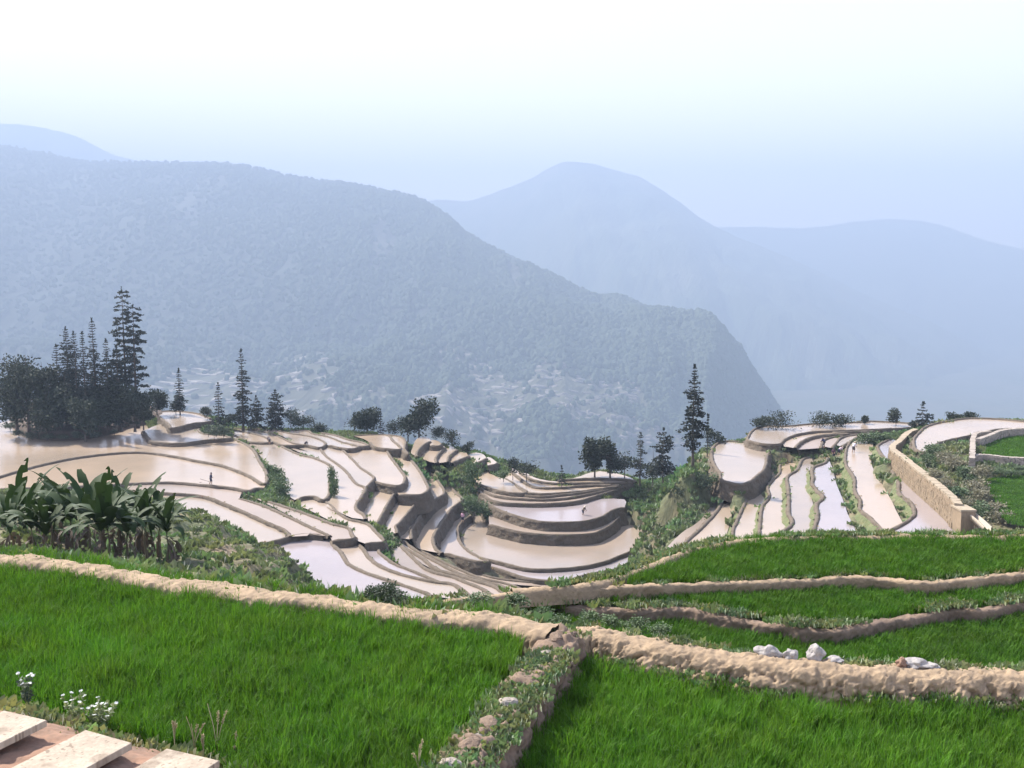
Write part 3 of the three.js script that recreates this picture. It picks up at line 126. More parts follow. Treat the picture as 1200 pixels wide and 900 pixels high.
const BANK_DIVIDE=[[0.64,40.68,-11.73],[0.44,40.68,-11.17],[0.2,40.68,-10.43],[0,40.68,-9.82],[-0.18,40.68,-9.29],[-0.35,40.68,-8.79],[-0.51,40.68,-8.36],[-0.7,40.68,-7.79]];
const BANK_WIGGLE=[[0.33,38.73,-18.68],[0.66,38.73,-18.68],[1.62,38.73,-18.38],[2.57,38.73,-18.29],[3.23,38.73,-18.33],[3.71,38.73,-18.09],[4.4,38.73,-17.63],[5.09,38.73,-17.32],[5.57,38.73,-17.19],[6.12,38.73,-17.36],[7.06,38.73,-17.81],[7.66,38.73,-18],[8.39,38.73,-18.33],[8.85,38.73,-18.29],[9.88,38.73,-18.73],[12.18,38.73,-19.25]];
const BANK_FIVE=[[-2.04,38.96,-17.8],[-1.57,38.96,-17.9],[-0.96,38.96,-18.14],[-0.32,38.96,-18.34],[0.33,38.96,-18.6],[1.65,38.96,-18.81],[3.34,38.96,-19.02],[4.49,38.96,-19.19],[5.64,38.96,-19.3],[7.07,38.96,-19.52],[7.49,38.96,-19.41],[8.01,38.96,-19.13],[8.8,38.96,-19.3],[10.42,38.96,-19.81],[12.87,38.96,-20.41]];
const BANK_RIM=[[0,39.05,-18.42],[0.65,39.05,-18.53],[1.48,39.05,-18.79],[2.39,39.05,-19.51],[3.66,39.05,-20.93],[4.75,39.05,-21.76],[5.79,39.05,-22.12],[7.77,39.05,-22.27],[11.7,39.05,-22.34],[14.23,39.05,-22.34]];
const SLABS=[[[-4.5,41.15,-8.49],[-4.04,41.15,-8.29],[-4.21,41.15,-7.58]],[[-3.71,41.05,-8.31],[-3.22,41.05,-8.08],[-3.38,41.05,-7.64]],[[-2.95,40.95,-8.18],[-2.46,40.95,-7.97],[-2.64,40.95,-7.56]]];
const STONES=[[2.96,40.6,-11.14],[3.2,40.6,-11.06],[3.47,40.6,-11.04],[3.67,40.6,-10.96],[4.38,40.6,-10.84],[4.53,40.6,-10.84],[4.71,40.6,-10.81]];
const FIRS=[[-74.4,16.8,-191.44,25.41,5.12,"sparse"],
[-72,16.8,-190.31,22.17,6.26,"sparse"],
[-79.07,16.6,-188.34,19.85,5.03,"dense"],
[-84.28,16.7,-188.77,18.11,5.82,"dense"],
[-81.94,17,-186.77,17.12,4.61,"dense"],
[-79.64,17.4,-185.18,16.66,4.19,"dense"],
[-76.63,16.6,-188.34,15.97,6.58,"round"],
[-86.35,16.5,-189.01,15.06,4.27,"dense"],
[-74.68,16.6,-188.34,14.68,6.58,"round"],
[-69.34,16.3,-207.05,8.86,3.19,"dense"],
[-57.07,15.4,-192.96,8.27,3.17,"dense"],
[-53.17,14.8,-195.75,15.44,4.43,"dense"],
[-50.81,14.6,-197.05,6.08,4.86,"round"],
[-47.42,14.2,-198.52,7.49,6.53,"round"],
[8.35,10.1,-165.87,2.43,2.23,"dense"],
[21.15,11.5,-162.62,7.29,3.36,"dense"],
[23.77,13.5,-154.9,7.21,5.45,"round"],
[23.9,19.9,-130.19,13.11,4.3,"tall"],
[29.35,18.5,-148.25,5.35,1.38,"dense"],
[66.17,20.8,-159.57,3.42,4.27,"round"],
[-26.37,13,-198.44,4.77,2.04,"dense"],
[-69.58,16.2,-207.78,5.69,2.56,"dense"]];
const BROADS=[[-91.12,16.2,-186.68,14.24,11.6],
[-93.69,16.1,-187.33,11.24,7.22],
[-88.4,16.3,-187.09,12.67,8.02],
[-84.09,16.5,-186.85,10.57,8.81],
[-82.3,16.5,-187.92,8.21,6.84],
[-80.15,16.4,-188.58,8.24,7.68],
[-76.79,16.5,-187.92,9.82,7.65],
[-74.2,16.5,-187.92,9.18,7.25],
[-71.61,16.5,-187.92,8.21,6.44],
[-78.14,15.8,-181.08,7.14,6.21],
[-85.93,15.8,-183.06,7.85,6.67],
[-71.53,16.2,-192.1,4.44,3.7],
[-73.5,16.2,-205.2,5.62,4.39],
[-70.47,16.2,-207.78,3.56,2.67],
[-61.58,16.2,-200.24,2.06,3],
[-44.49,14.1,-199.17,4.61,5.55],
[-41.86,13.8,-198.86,3.75,4.69],
[-55.98,15,-195.56,3.18,3.35],
[-38.18,13.8,-196.68,1.35,3.79],
[-29.11,13,-198.44,6.3,6.38],
[-31.85,13,-199.52,3.94,4.71],
[-23.78,12.8,-199.68,2.74,5.14],
[-20.91,12.8,-198.61,4.94,4.69],
[-18.51,13.1,-196.76,7.76,7.6],
[-14.94,12.8,-194.42,2.5,4.59],
[-11.51,12,-190.21,3.1,4.49],
[-8.47,11,-188.36,2.27,2.83],
[0.15,10.2,-172.63,2.68,2.97],
[2.49,10,-169.18,3.79,4.74],
[14.51,10.2,-172.63,6.69,4.83],
[17.13,10.2,-171.87,6.81,5.18],
[19.53,10,-170.63,5,4.78],
[22.83,12,-159.51,4.95,4.12],
[32.4,17.4,-157.49,2.84,3.72],
[44.17,19,-165.72,3.27,7.46],
[41.88,19,-165.72,2.27,3.55],
[52.5,19.2,-168.18,2.31,6.13],
[56.58,19.2,-169.14,2.17,5.07],
[60.91,19.2,-171.1,1.17,1.28],
[65.48,19.4,-168.8,2.89,3.07],
[70.3,21.8,-157.49,1.08,2.7],
[73.03,21.8,-158.43,0.68,3.39]];
const BUSHES=[[-92.86,14.5,-186.12,1.3,3],
[-88.9,14.5,-183.19,1.2,3.15],
[-85.77,14.5,-182.23,1.2,3],
[-82.78,14.5,-182.23,1.1,3],
[-80.36,14.5,-183.19,1.5,3.3],
[-78,14.5,-185.13,1.1,3],
[-75.82,14.6,-188.52,0.8,2.55],
[-98.28,14.6,-193.76,1.5,3],
[-36.06,13.8,-149.54,2.2,2.6],
[-33.88,13.8,-143.47,2.4,2.8],
[-32.12,13.8,-138.94,2.2,3],
[-38.26,13.8,-155.45,1.5,1.8],
[-25.25,13.3,-138.98,3.4,1.9],
[-26.58,13.3,-145.76,3.2,1.6],
[-54.13,15.4,-179.67,2.2,3.6],
[-52.43,15.4,-179.67,2.4,3.2],
[-56.01,15.6,-182.32,1.8,2.4],
[-7.12,8.6,-167.38,4.6,4.2],
[-6.01,7,-156.84,2.6,4],
[-4.66,6,-157.5,2.6,4.4],
[-3,5.4,-156.55,2.2,3.6],
[-1.47,9.9,-169.66,1.4,2.6],
[-14.79,10.6,-119.89,2,2.6],
[-15.73,11.2,-121.6,1.8,2.4],
[54.3,18.8,-152.55,1.8,3.4],
[55.88,18.8,-152.55,2,3.4],
[57.31,19,-152.16,1.6,2.6],
[22.27,16,-128.14,2,3],
[24.4,17,-127.71,2.4,3.2],
[21.59,14.5,-130.67,1.8,2.6],
[26.48,17,-129.81,1.6,2.4],
[21.04,14,-140.83,1.3,2],
[22.97,17.6,-129.14,1.2,2],
[53.19,21.9,-124.94,1.6,3],
[52.39,21.8,-119.79,1.8,3],
[52.32,21.8,-116.1,2,3.2],
[51.76,21.6,-112.15,1.7,3],
[48.25,21.5,-111.22,1.5,2.6],
[50.15,21,-106.88,1.8,3.2],
[47.96,20.8,-105.69,1.6,2.8],
[50.05,20.8,-103.68,1.8,3],
[48.87,20.5,-99.3,1.6,2.6],
[47.08,20.5,-98.24,1.6,2.6],
[47.29,20.4,-101.53,1.6,2.6],
[48.66,20.4,-96.23,1.6,3],
[50.53,21.7,-120.31,1.4,2.2],
[48.08,21.2,-108.12,1.4,2.4],
[53.03,22,-111.18,1.6,2.6]];
const CABBAGES=[[55.78,22,-116.64,0.6,1.3],
[56.28,22,-115.45,0.6,1.3],
[56.76,22,-114.29,0.6,1.3],
[56.75,22,-113.15,0.6,1.3],
[59.52,22,-116.64,0.6,1.3],
[59.48,22,-115.45,0.6,1.3],
[59.93,22,-114.29,0.6,1.3],
[60.38,22,-113.15,0.6,1.3],
[54.95,21.9,-113.59,0.6,1.3],
[55.84,21.9,-113.59,0.6,1.3],
[56.73,21.9,-113.59,0.6,1.3],
[57.61,21.9,-113.59,0.6,1.3],
[58.5,21.9,-113.59,0.6,1.3],
[59.38,21.9,-113.59,0.6,1.3]];
const PEOPLE=[[-44,14.4,-143.62,0,0.6],
[-43.58,14.5,-177.59,1,2.2],
[10.94,7.8,-151.32,2,-0.6],
[-7.73,6.3,-152.99,0,1.2],
[47.29,18.8,-149.5,2,2.5],
[48.67,18.1,-146.89,1,0.4],
[47.02,18.1,-144.12,2,-2],
[50.02,18.9,-144.6,2,0.7],
[-37.84,13.3,-180.89,1,-1]];
const BANANAS=[[-16.01,35.6,-32.56,2.4,0.9],
[-17.17,34.6,-37.41,2.8,2],
[-16.09,34.8,-36.46,3,4.6],
[-14.2,35,-35.29,2.7,5.5],
[-13.33,35,-35.29,2.8,2.6],
[-12.72,35,-35.29,2.5,3.7],
[-15.36,35.7,-32.21,2.2,5],
[-12.94,36,-30.79,2.3,4.2],
[-17.26,35.4,-33.67,2.6,4.4],
[-11.41,35.6,-32.26,2.3,1],
[-18.7,34.6,-37.41,3.4,0.3],
[-16.38,35.2,-34.7,2.6,1.3],
[-15.17,35.4,-33.67,2.8,2.3],
[-14.19,35.6,-32.76,2.9,0.1],
[-12.8,36,-30.98,2.9,1.9],
[-12.51,35.8,-31.77,2.6,2.8],
[-12.53,35.4,-33.46,2.7,4.1],
[-19.94,34,-41.16,2.8,5.1],
[-17.21,34,-40.89,3,3.3],
[-18.92,34,-40.89,3,5.9],
[-15.23,34.2,-39.62,2.7,0.8]];
const WALL={top:[[61.46,21.4,-150.58],[58.65,21.5,-146.53],[54.36,21.7,-138.51],[50.41,21.9,-131.05],[49.08,22,-123.68],[47.65,22.1,-115.71],[46.38,22.1,-107.7],[45.08,22.1,-100.29],[44.43,22.1,-97.91]],foot:18.8};
const CHANNEL=[[44.84,21.4,-98.12],[45.08,21.3,-96.75],[45.19,21.1,-95.15],[44.99,20.8,-92.41]];
const DRY_WALLS=[[[53.62,23,-114.9],[57.17,23,-122.52],[60.59,23,-129.79],[62.93,23,-133.68],[65.21,23,-135.18]],[[59.94,23.2,-127.24],[62.95,23.2,-130.44],[66.99,23.2,-134.86],[70.44,23.2,-136.4]],[[55.38,22.6,-118.93],[56.99,22.6,-119.62],[58.06,22.6,-118.93],[59.32,22.6,-117.78],[61.01,22.6,-117.33]]];
const GREENS=[{y:22.6,p:[[60.8,-128.7],[64.1,-132.9],[68,-135.8],[71.8,-138.6],[75.7,-139.7],[63.9,-117.6],[61.2,-117.8],[59.5,-118.2],[58.3,-119.6],[58.4,-122.3]]},{y:21.4,p:[[51.5,-107.7],[54.7,-112.8],[57.4,-114.2],[62.6,-115],[49.9,-91.1],[48,-91.7],[47.2,-92.8],[49.2,-98.9],[50.6,-102.9]]}];
const SPUR={crest:[[-5624,922,-6600],[-4266,866,-6380],[-3091,803,-6160],[-2488,688,-5940],[-1917,655,-5720],[-1475,618,-5500],[-1152,538,-5280],[-850,484,-5060],[-610,429,-4840],[-438,381,-4730],[-311,308,-4620],[-209,215,-4510],[-112,156,-4400],[0,99,-4290],[142,38,-4180],[303,-49,-3960],[413,-56,-3740],[510,-104,-3520],[581,-114,-3410],[676,-137,-3300],[723,-190,-3256],[776,-272,-3234],[828,-353,-3212],[894,-461,-3190],[962,-610,-3168]],
mid:[[-2881,-236,-3300],[-2115,-193,-3300],[-1550,-179,-3300],[-1113,-190,-3256],[-736,-199,-3190],[-463,-172,-3190],[-210,-164,-3080],[0,-182,-2970],[196,-198,-2860],[338,-207,-2816],[447,-201,-2750],[542,-236,-2750],[654,-340,-2816],[741,-446,-2860],[831,-556,-2904]],
foot:[[-1563,-381,-1760],[-1149,-381,-1760],[-843,-381,-1760],[-628,-376,-1804],[-439,-375,-1870],[-286,-381,-1936],[-138,-386,-1980],[0,-386,-1980],[142,-405,-2046],[254,-424,-2090],[356,-449,-2156],[440,-469,-2200],[543,-515,-2310],[633,-563,-2420],[728,-613,-2530]]};
const PEAK={crest:[[-2161,204,-9460],[-1340,515,-9350],[-933,663,-9240],[-622,709,-9240],[-428,694,-9240],[-153,769,-9130],[151,873,-9020],[336,965,-8910],[448,1009,-8910],[672,1002,-8910],[859,951,-8910],[1108,867,-8800],[1388,684,-8690],[1664,469,-8580],[1932,329,-8470],[2264,186,-8360],[2518,59,-8250],[2836,-113,-8140],[3377,-371,-7920],[3956,-643,-7700],[4699,-928,-7590]],
foot:[[-1185,-1002,-5060],[-527,-1002,-5060],[0,-979,-4950],[420,-956,-4840],[820,-934,-4730],[1202,-911,-4620],[1603,-911,-4620],[2005,-952,-4620],[2409,-992,-4620],[2893,-1033,-4620]]};
const EAST_RIDGE={crest:[[396,-53,-11660],[1379,388,-11660],[1968,534,-11660],[2656,573,-11660],[3410,558,-11550],[3858,620,-11440],[4154,643,-11330],[4445,628,-11220],[4731,581,-11220],[5161,418,-11110],[5581,304,-11000],[6392,136,-10780],[7596,223,-10560]],
foot:[[259,-1240,-7480],[1293,-1240,-7480],[2262,-1240,-7480],[3139,-1265,-7260],[4266,-1288,-7040],[5180,-1288,-7040]]};
const WEST_RIDGE={crest:[[-8802,1503,-10340],[-6334,1472,-10120],[-4955,1481,-9900],[-4667,1465,-9900],[-4462,1425,-9900],[-4211,1362,-9790],[-4051,1289,-9790],[-3807,1172,-9680],[-3567,1109,-9680],[-2923,989,-9680],[-2199,693,-9680]],
foot:[[-6338,-573,-7260],[-3728,-573,-7260],[-2734,-573,-7260],[-1678,-573,-7260]]};
const HOUSES=[[-1620,-191,-3234],[-1632,-206,-3212]];
const MOUND={y:14.2,top:16.6,p:[[-104.9,-207.1],[-97.2,-194.2],[-89.2,-185.2],[-84.6,-182.4],[-79.5,-184],[-77,-189.8],[-75.8,-199.8],[-72.7,-206.5],[-74.4,-212.8],[-79.1,-220.1],[-88.7,-229],[-100.1,-232.8],[-108.9,-230.1],[-109.9,-220.1]]};
const SOIL_EDGE=[[-7.99,40.75,-10.49],[-6.85,40.7,-10.15],[-5.13,40.62,-9.61],[-4.53,40.6,-9.4],[-3.83,40.55,-9.11],[-2.75,40.45,-8.77],[-2.07,40.4,-8.51],[-1.49,40.35,-8.24]];
const NEAR_SHRUBS=[[-1.86,40.7,-12.95,0.2,0.32],
[-1.69,40.7,-12.85,0.26,0.34],
[-1.5,40.7,-12.71,0.2,0.36],
[-1.4,40.6,-13,0.16,0.3],
[0.11,40.5,-12.79,0.16,0.3],
[0.36,40.4,-12.94,0.2,0.34],
[0.66,40.5,-12.49,0.16,0.3],
[1.2,39.6,-15.11,0.22,0.4],
[1.64,39.4,-15.51,0.2,0.42],
[2.03,39.2,-15.9,0.2,0.4],
[2.36,39.2,-15.71,0.18,0.4],
[-0.58,39.4,-16.6,0.2,0.5],
[0,39.2,-17.1,0.22,0.5]];
const FLOWERS=[[-4.74,40.8,-9.38,0.3,0.4],
[-4.21,40.7,-9.22,0.26,1.7],
[-4.03,40.65,-9.26,0.22,2.9],
[-3.93,40.65,-9.22,0.2,0.2]];
const DRY_GRASS=[[-2.93,40.6,-8.8,0.42,0.1],
[-2.72,40.55,-8.8,0.5,2.2],
[-2.53,40.5,-8.77,0.42,4],
[-2.79,40.6,-8.64,0.3,5],
[-3.11,40.65,-8.8,0.28,1],
[-0.6,40.65,-8.34,0.2,2],
[-0.83,40.6,-8.44,0.3,3]];
const CLODS=[[0.39,40.67,-10.99,0.07],
[0.16,40.67,-10.22,0.09],
[0.06,40.67,-9.96,0.06],
[-0.03,40.67,-9.67,0.09],
[-0.13,40.67,-9.36,0.06],
[-0.22,40.67,-9.18,0.1],
[-0.32,40.67,-8.93,0.07],
[-0.37,40.67,-8.73,0.11],
[-0.46,40.67,-8.57,0.08],
[-0.54,40.67,-8.39,0.1],
[0.7,40.67,-11.61,0.08],
[0.51,40.67,-11.47,0.1]];

// ------------------------------------------------------------------ helpers
let seed = 7;
const rnd = () => { seed |= 0; seed = (seed + 0x6d2b79f5) | 0; let t = Math.imul(seed ^ (seed >>> 15), 1 | seed); t = (t + Math.imul(t ^ (t >>> 7), 61 | t)) ^ t; return ((t ^ (t >>> 14)) >>> 0) / 4294967296; };
const rr = (a, b) => a + (b - a) * rnd();
const clamp = THREE.MathUtils.clamp, lerp = THREE.MathUtils.lerp, sm = THREE.MathUtils.smoothstep;
const PN = new ImprovedNoise();
const ns = (x, y, z = 0) => PN.noise(x, y, z);
const fbm = (x, y, z = 0, o = 4) => { let s = 0, a = 0.5; for (let i = 0; i < o; i++) { s += a * PN.noise(x, y, z); x *= 2.03; y *= 2.03; z *= 2.03; a *= 0.5; } return s; };
const used = {};
function numbered(n) { const k = used[n] = (used[n] ?? -1) + 1; return k ? n + '_' + String(k).padStart(3, '0') : n; }
function shade(o) { o.traverse((m) => { if (m.isMesh) { m.castShadow = true; m.receiveShadow = true; } }); return o; }
function structure(o, name) { o.name = numbered(name); o.userData = { ...o.userData, kind: 'structure' }; scene.add(shade(o)); return o; }
function stuff(o, name, label, category) { o.name = numbered(name); o.userData = { label, category, kind: 'stuff' }; scene.add(shade(o)); return o; }
function thing(o, name, label, category, group) { o.name = numbered(name); o.userData = { label, category }; if (group) o.userData.group = group; scene.add(shade(o)); return o; }
function part(parent, name, geo, mat) { const m = new THREE.Mesh(geo, mat); m.name = name; parent.add(m); return m; }
const geoFrom = (pos, idx, uv, col) => {
  const g = new THREE.BufferGeometry();
  g.setAttribute('position', new THREE.Float32BufferAttribute(pos, 3));
  if (uv) g.setAttribute('uv', new THREE.Float32BufferAttribute(uv, 2));
  if (col) g.setAttribute('color', new THREE.Float32BufferAttribute(col, 3));
  if (idx) g.setIndex(idx);
  g.computeVertexNormals();
  return g;
};
// tiling value noise for textures
function hash(i, j, s) { let h = Math.imul(i, 374761393) ^ Math.imul(j, 668265263) ^ Math.imul(s, 974634541); h = Math.imul(h ^ (h >>> 13), 1274126177); return ((h ^ (h >>> 16)) >>> 0) / 4294967296; }
function tileN(u, v, p, s) { const x = u * p, y = v * p, i = Math.floor(x), j = Math.floor(y), fx = x - i, fy = y - j, sx = fx * fx * (3 - 2 * fx), sy = fy * fy * (3 - 2 * fy), m = (a) => ((a % p) + p) % p; return lerp(lerp(hash(m(i), m(j), s), hash(m(i + 1), m(j), s), sx), lerp(hash(m(i), m(j + 1), s), hash(m(i + 1), m(j + 1), s), sx), sy); }
const tileF = (u, v, p, s, o = 5) => { let t = 0, a = 0.5, n = 0; for (let k = 0; k < o; k++) { t += a * tileN(u, v, p << k, s + k); n += a; a *= 0.55; } return t / n; };
function tex(size, fn, srgb, metres) {
  const d = new Uint8Array(size * size * 4);
  for (let j = 0; j < size; j++) for (let i = 0; i < size; i++) { const c = fn(i / size, j / size), k = (j * size + i) * 4; for (let q = 0; q < 3; q++) d[k + q] = clamp(Math.round((Array.isArray(c) ? c[q] : c) * 255), 0, 255); d[k + 3] = 255; }
  const t = new THREE.DataTexture(d, size, size); t.wrapS = t.wrapT = THREE.RepeatWrapping; t.magFilter = THREE.LinearFilter; t.minFilter = THREE.LinearMipmapLinearFilter; t.generateMipmaps = true; t.repeat.set(1 / metres, 1 / metres);
  if (srgb) t.colorSpace = THREE.SRGBColorSpace; t.needsUpdate = true; return t;
}
const S = (l) => (l <= 0.0031308 ? l * 12.92 : 1.055 * Math.pow(l, 1 / 2.4) - 0.055);
const mixc = (a, b, t) => a.map((v, i) => S(lerp(v, b[i], clamp(t, 0, 1))));
const clodBump = (m) => tex(512, (u, v) => tileF(u, v, 8, 5, 6), false, m);
const rgb = (r, g, b) => new THREE.Color().setRGB(r, g, b);
const M = {};
function soilMat(a, b, metres, s, bump = 0.06, rough = 0.95) {
  return new THREE.MeshStandardMaterial({ map: tex(512, (u, v) => mixc(a, b, (tileF(u, v, 4, s) - 0.3) * 1.7 * 0.6 + (tileF(u, v, 32, s + 9, 3) - 0.35) * 0.9), true, metres), bumpMap: clodBump(metres), bumpScale: bump, roughness: rough, side: THREE.DoubleSide });
}
M.mud = soilMat([0.13, 0.1, 0.072], [0.065, 0.055, 0.038], 6, 3, 0.12);
M.riser = soilMat([0.13, 0.1, 0.072], [0.065, 0.055, 0.038], 5, 11, 0.22);
M.grassBank = soilMat([0.085, 0.115, 0.042], [0.20, 0.165, 0.09], 5, 21, 0.2);
M.clay = soilMat([0.33, 0.24, 0.15], [0.18, 0.132, 0.085], 1.6, 31, 0.04);
M.redSoil = soilMat([0.27, 0.155, 0.10], [0.15, 0.10, 0.07], 1.5, 41, 0.03);
M.paddyBed = soilMat([0.07, 0.075, 0.045], [0.035, 0.045, 0.025], 2, 51, 0.01, 0.35);
M.brownSoil = soilMat([0.21, 0.145, 0.10], [0.11, 0.08, 0.058], 1.5, 45, 0.03);
M.slab = new THREE.MeshStandardMaterial({ map: tex(1024, (u, v) => { const t = (tileF(u, v, 4, 61) - 0.3) * 1.1 + (tileF(u, v, 64, 66, 3) - 0.4) * 0.7, spot = sm(tileF(u, v, 48, 63, 2), 0.72, 0.8) * 0.7, stain = sm(tileF(u, v, 5, 64, 4), 0.58, 0.72) * 0.55; return mixc([0.40, 0.335, 0.255], [0.2, 0.155, 0.11], clamp(t, 0, 0.6) + spot + stain); }, true, 1.6), bumpMap: clodBump(0.4), bumpScale: 0.006, roughness: 0.88, side: THREE.DoubleSide });
M.granite = soilMat([0.34, 0.315, 0.29], [0.17, 0.155, 0.145], 0.5, 71, 0.008, 0.85);
M.masonry = soilMat([0.28, 0.21, 0.135], [0.15, 0.113, 0.072], 3, 81, 0.05);
M.coping = soilMat([0.35, 0.285, 0.2], [0.24, 0.195, 0.135], 3, 91, 0.03);
M.rubble = soilMat([0.36, 0.31, 0.26], [0.22, 0.19, 0.16], 2, 101, 0.05);
function waterMat(a, b, s, rough) {
  return new THREE.MeshStandardMaterial({ map: tex(512, (u, v) => mixc(a, b, (tileF(u, v, 3, s, 6) - 0.32) * 2.2), true, 38), bumpMap: M.ripple, bumpScale: 0.012, roughness: rough, side: THREE.DoubleSide });
}
M.ripple = tex(512, (u, v) => tileF(u, v, 40, 77, 4), false, 9);
M.water = [
  waterMat([0.37, 0.285, 0.205], [0.29, 0.23, 0.17], 1, 0.17),   // cream, stirred silt
  waterMat([0.30, 0.235, 0.185], [0.22, 0.175, 0.14], 2, 0.3),   // thin film over mud
  waterMat([0.30, 0.255, 0.245], [0.24, 0.21, 0.21], 3, 0.1),  // settled, lilac
  waterMat([0.345, 0.275, 0.21], [0.28, 0.23, 0.18], 4, 0.17),    // pale
  waterMat([0.33, 0.255, 0.19], [0.25, 0.205, 0.165], 5, 0.14),
];
const leafMat = (r, g, b, tr = 0.3) => new THREE.MeshPhysicalMaterial({ color: rgb(r, g, b), roughness: 0.85, transmission: tr, thickness: 0, side: THREE.DoubleSide });
M.fir = leafMat(0.018, 0.029, 0.022, 0.1);
M.firB = leafMat(0.022, 0.033, 0.02, 0.1);
M.broad = leafMat(0.019, 0.033, 0.015, 0.15);
M.broadB = leafMat(0.023, 0.036, 0.017, 0.15);
M.bush = leafMat(0.075, 0.125, 0.04, 0.3);
M.bushD = leafMat(0.05, 0.075, 0.035, 0.25);
M.scrub = leafMat(0.2, 0.185, 0.105, 0.4);
M.bark = soilMat([0.10, 0.08, 0.065], [0.06, 0.05, 0.04], 1.5, 111, 0.05);
M.rice = leafMat(0.082, 0.215, 0.011, 0.48); M.rice.specularIntensity = 0.25;
M.rice.vertexColors = true;
M.weed = leafMat(0.24, 0.28, 0.11, 0.5);
M.straw = leafMat(0.40, 0.34, 0.19, 0.3);
M.petal = new THREE.MeshStandardMaterial({ color: rgb(0.78, 0.78, 0.72), roughness: 0.8, side: THREE.DoubleSide });
M.banana = leafMat(0.028, 0.055, 0.013, 0.3); M.banana.roughness = 0.7; M.banana.specularIntensity = 0.35;
M.bananaDry = leafMat(0.09, 0.065, 0.045, 0.2);
M.bananaStem = new THREE.MeshStandardMaterial({ color: rgb(0.12, 0.10, 0.06), roughness: 0.8 });

// ------------------------------------------------------------------ shapes of the fields
const V2 = (p) => new THREE.Vector3(p[0], 0, p[1]);
function smooth(pts, step, closed) {
  const c = new THREE.CatmullRomCurve3(pts.map((p) => (p.length === 3 ? new THREE.Vector3(...p) : V2(p))), !!closed, 'centripetal');
  const n = Math.max(2, Math.ceil(c.getLength() / step));
  return c.getSpacedPoints(n);
}
const area = (P) => { let a = 0; for (let i = 0, j = P.length - 1; i < P.length; j = i++) a += P[j].x * P[i].z - P[i].x * P[j].z; return a / 2; };
function inside(P, x, z) { let c = false; for (let i = 0, j = P.length - 1; i < P.length; j = i++) if ((P[i].z > z) !== (P[j].z > z) && x < ((P[j].x - P[i].x) * (z - P[i].z)) / (P[j].z - P[i].z) + P[i].x) c = !c; return c; }
const boxOf = (P) => { let b = [1e9, 1e9, -1e9, -1e9]; for (const p of P) b = [Math.min(b[0], p.x), Math.min(b[1], p.z), Math.max(b[2], p.x), Math.max(b[3], p.z)]; return b; };
for (const p of PADDIES) {
  p.closed = !p.r;
  p.bund = smooth(p.b, 0.7, p.closed);
  p.out = p.closed ? p.bund.slice(0, -1) : [...p.bund, ...smooth([p.b[p.b.length - 1], ...p.r, p.b[0]], 2).slice(1, -1)];
  p.box = boxOf(p.out); p.side = area(p.out) > 0 ? 1 : -1;
}
for (const q of [...FIELD, ...GREENS]) { q.out = smooth(q.p, 0.6, true).slice(0, -1); q.box = boxOf(q.out); }
const SHEETS = [...PADDIES, ...FIELD, ...GREENS];
const sheetAt = (x, z) => { let y = Infinity; for (const s of SHEETS) if (x > s.box[0] && x < s.box[2] && z > s.box[1] && z < s.box[3] && s.y < y && inside(s.out, x, z)) y = s.y; return y; };
const CTRL = [...SLOPE.map((p) => [p[0], p[1], p[2]])];
for (const s of SHEETS) for (const p of s.p ?? [...s.b, ...(s.r ?? [])]) CTRL.push([p[0], s.y - 0.55, p[1]]);
for (const L of [BANK_PATH, BANK_RIGHT, BANK_DIVIDE, BANK_WIGGLE, BANK_FIVE, BANK_RIM]) for (const p of L) CTRL.push([p[0], p[1] - 0.75, p[2]]);
function rawY(x, z) {
  let w = 0, y = 0; const e = 0.1 + (x * x + z * z) * 1e-4;
  for (const c of CTRL) { const dx = x - c[0], dz = z - c[2], q = dx * dx + dz * dz + e, k = 1 / (q * q); w += k; y += k * c[1]; }
  return y / w;
}
function groundY(x, z) {
  const s = sheetAt(x, z);
  let y = rawY(x, z);
  const far = Math.hypot(x, z);
  y += fbm(x * 0.11, z * 0.11, 3) * clamp(far / 90, 0.05, 1) * 0.9;
  return Math.min(y, s - 0.45);
}
function sheetGeo(P, y) {
  const sh = new THREE.Shape(P.map((p) => new THREE.Vector2(p.x, -p.z)));
  const g = new THREE.ShapeGeometry(sh); g.rotateX(-Math.PI / 2); g.translate(0, y, 0);
  const a = g.attributes.position, uv = []; for (let i = 0; i < a.count; i++) uv.push(a.getX(i), a.getZ(i));
  g.setAttribute('uv', new THREE.Float32BufferAttribute(uv, 2)); return g;
}
// a strip swept along a line; prof(i, s) gives [sideways, height] pairs, side +1 is outwards
function sweep(L, y, side, prof, closed, jit = 0.1, jy = 0.05) {
  const pos = [], uv = [], idx = [], n = L.length; let s = 0, m = 0;
  for (let i = 0; i < n; i++) {
    const a = L[closed ? (i - 1 + n - 1) % (n - 1) : Math.max(0, i - 1)], b = L[closed ? (i + 1) % (n - 1) : Math.min(n - 1, i + 1)];
    const tx = b.x - a.x, tz = b.z - a.z, l = Math.hypot(tx, tz) || 1, nx = (tz / l) * side, nz = (-tx / l) * side;
    if (i) s += L[i].distanceTo(L[i - 1]);
    const pr = prof(i / (n - 1), s, L[i]); m = pr.length; let t = 0;
    pr.forEach(([o, h], k) => {
      const x = L[i].x + nx * o, z = L[i].z + nz * o, yy = y + h + (L[i].y || 0) * 0;
      const e = fbm(x * 0.9, z * 0.9, yy * 0.9 + k) * jit * 2;
      if (k) t += Math.hypot(o - pr[k - 1][0], h - pr[k - 1][1]);
      pos.push(x + nx * e, yy + fbm(x * 0.7 + 40, z * 0.7, k * 0.3) * jy * 2, z + nz * e); uv.push(s, t);
    });
    if (i) for (let k = 0; k < m - 1; k++) { const p = (i - 1) * m + k, q = i * m + k; side > 0 ? idx.push(p, p + 1, q, q, p + 1, q + 1) : idx.push(p, q, p + 1, q, q + 1, p + 1); }
  }
  return geoFrom(pos, idx, uv);
}
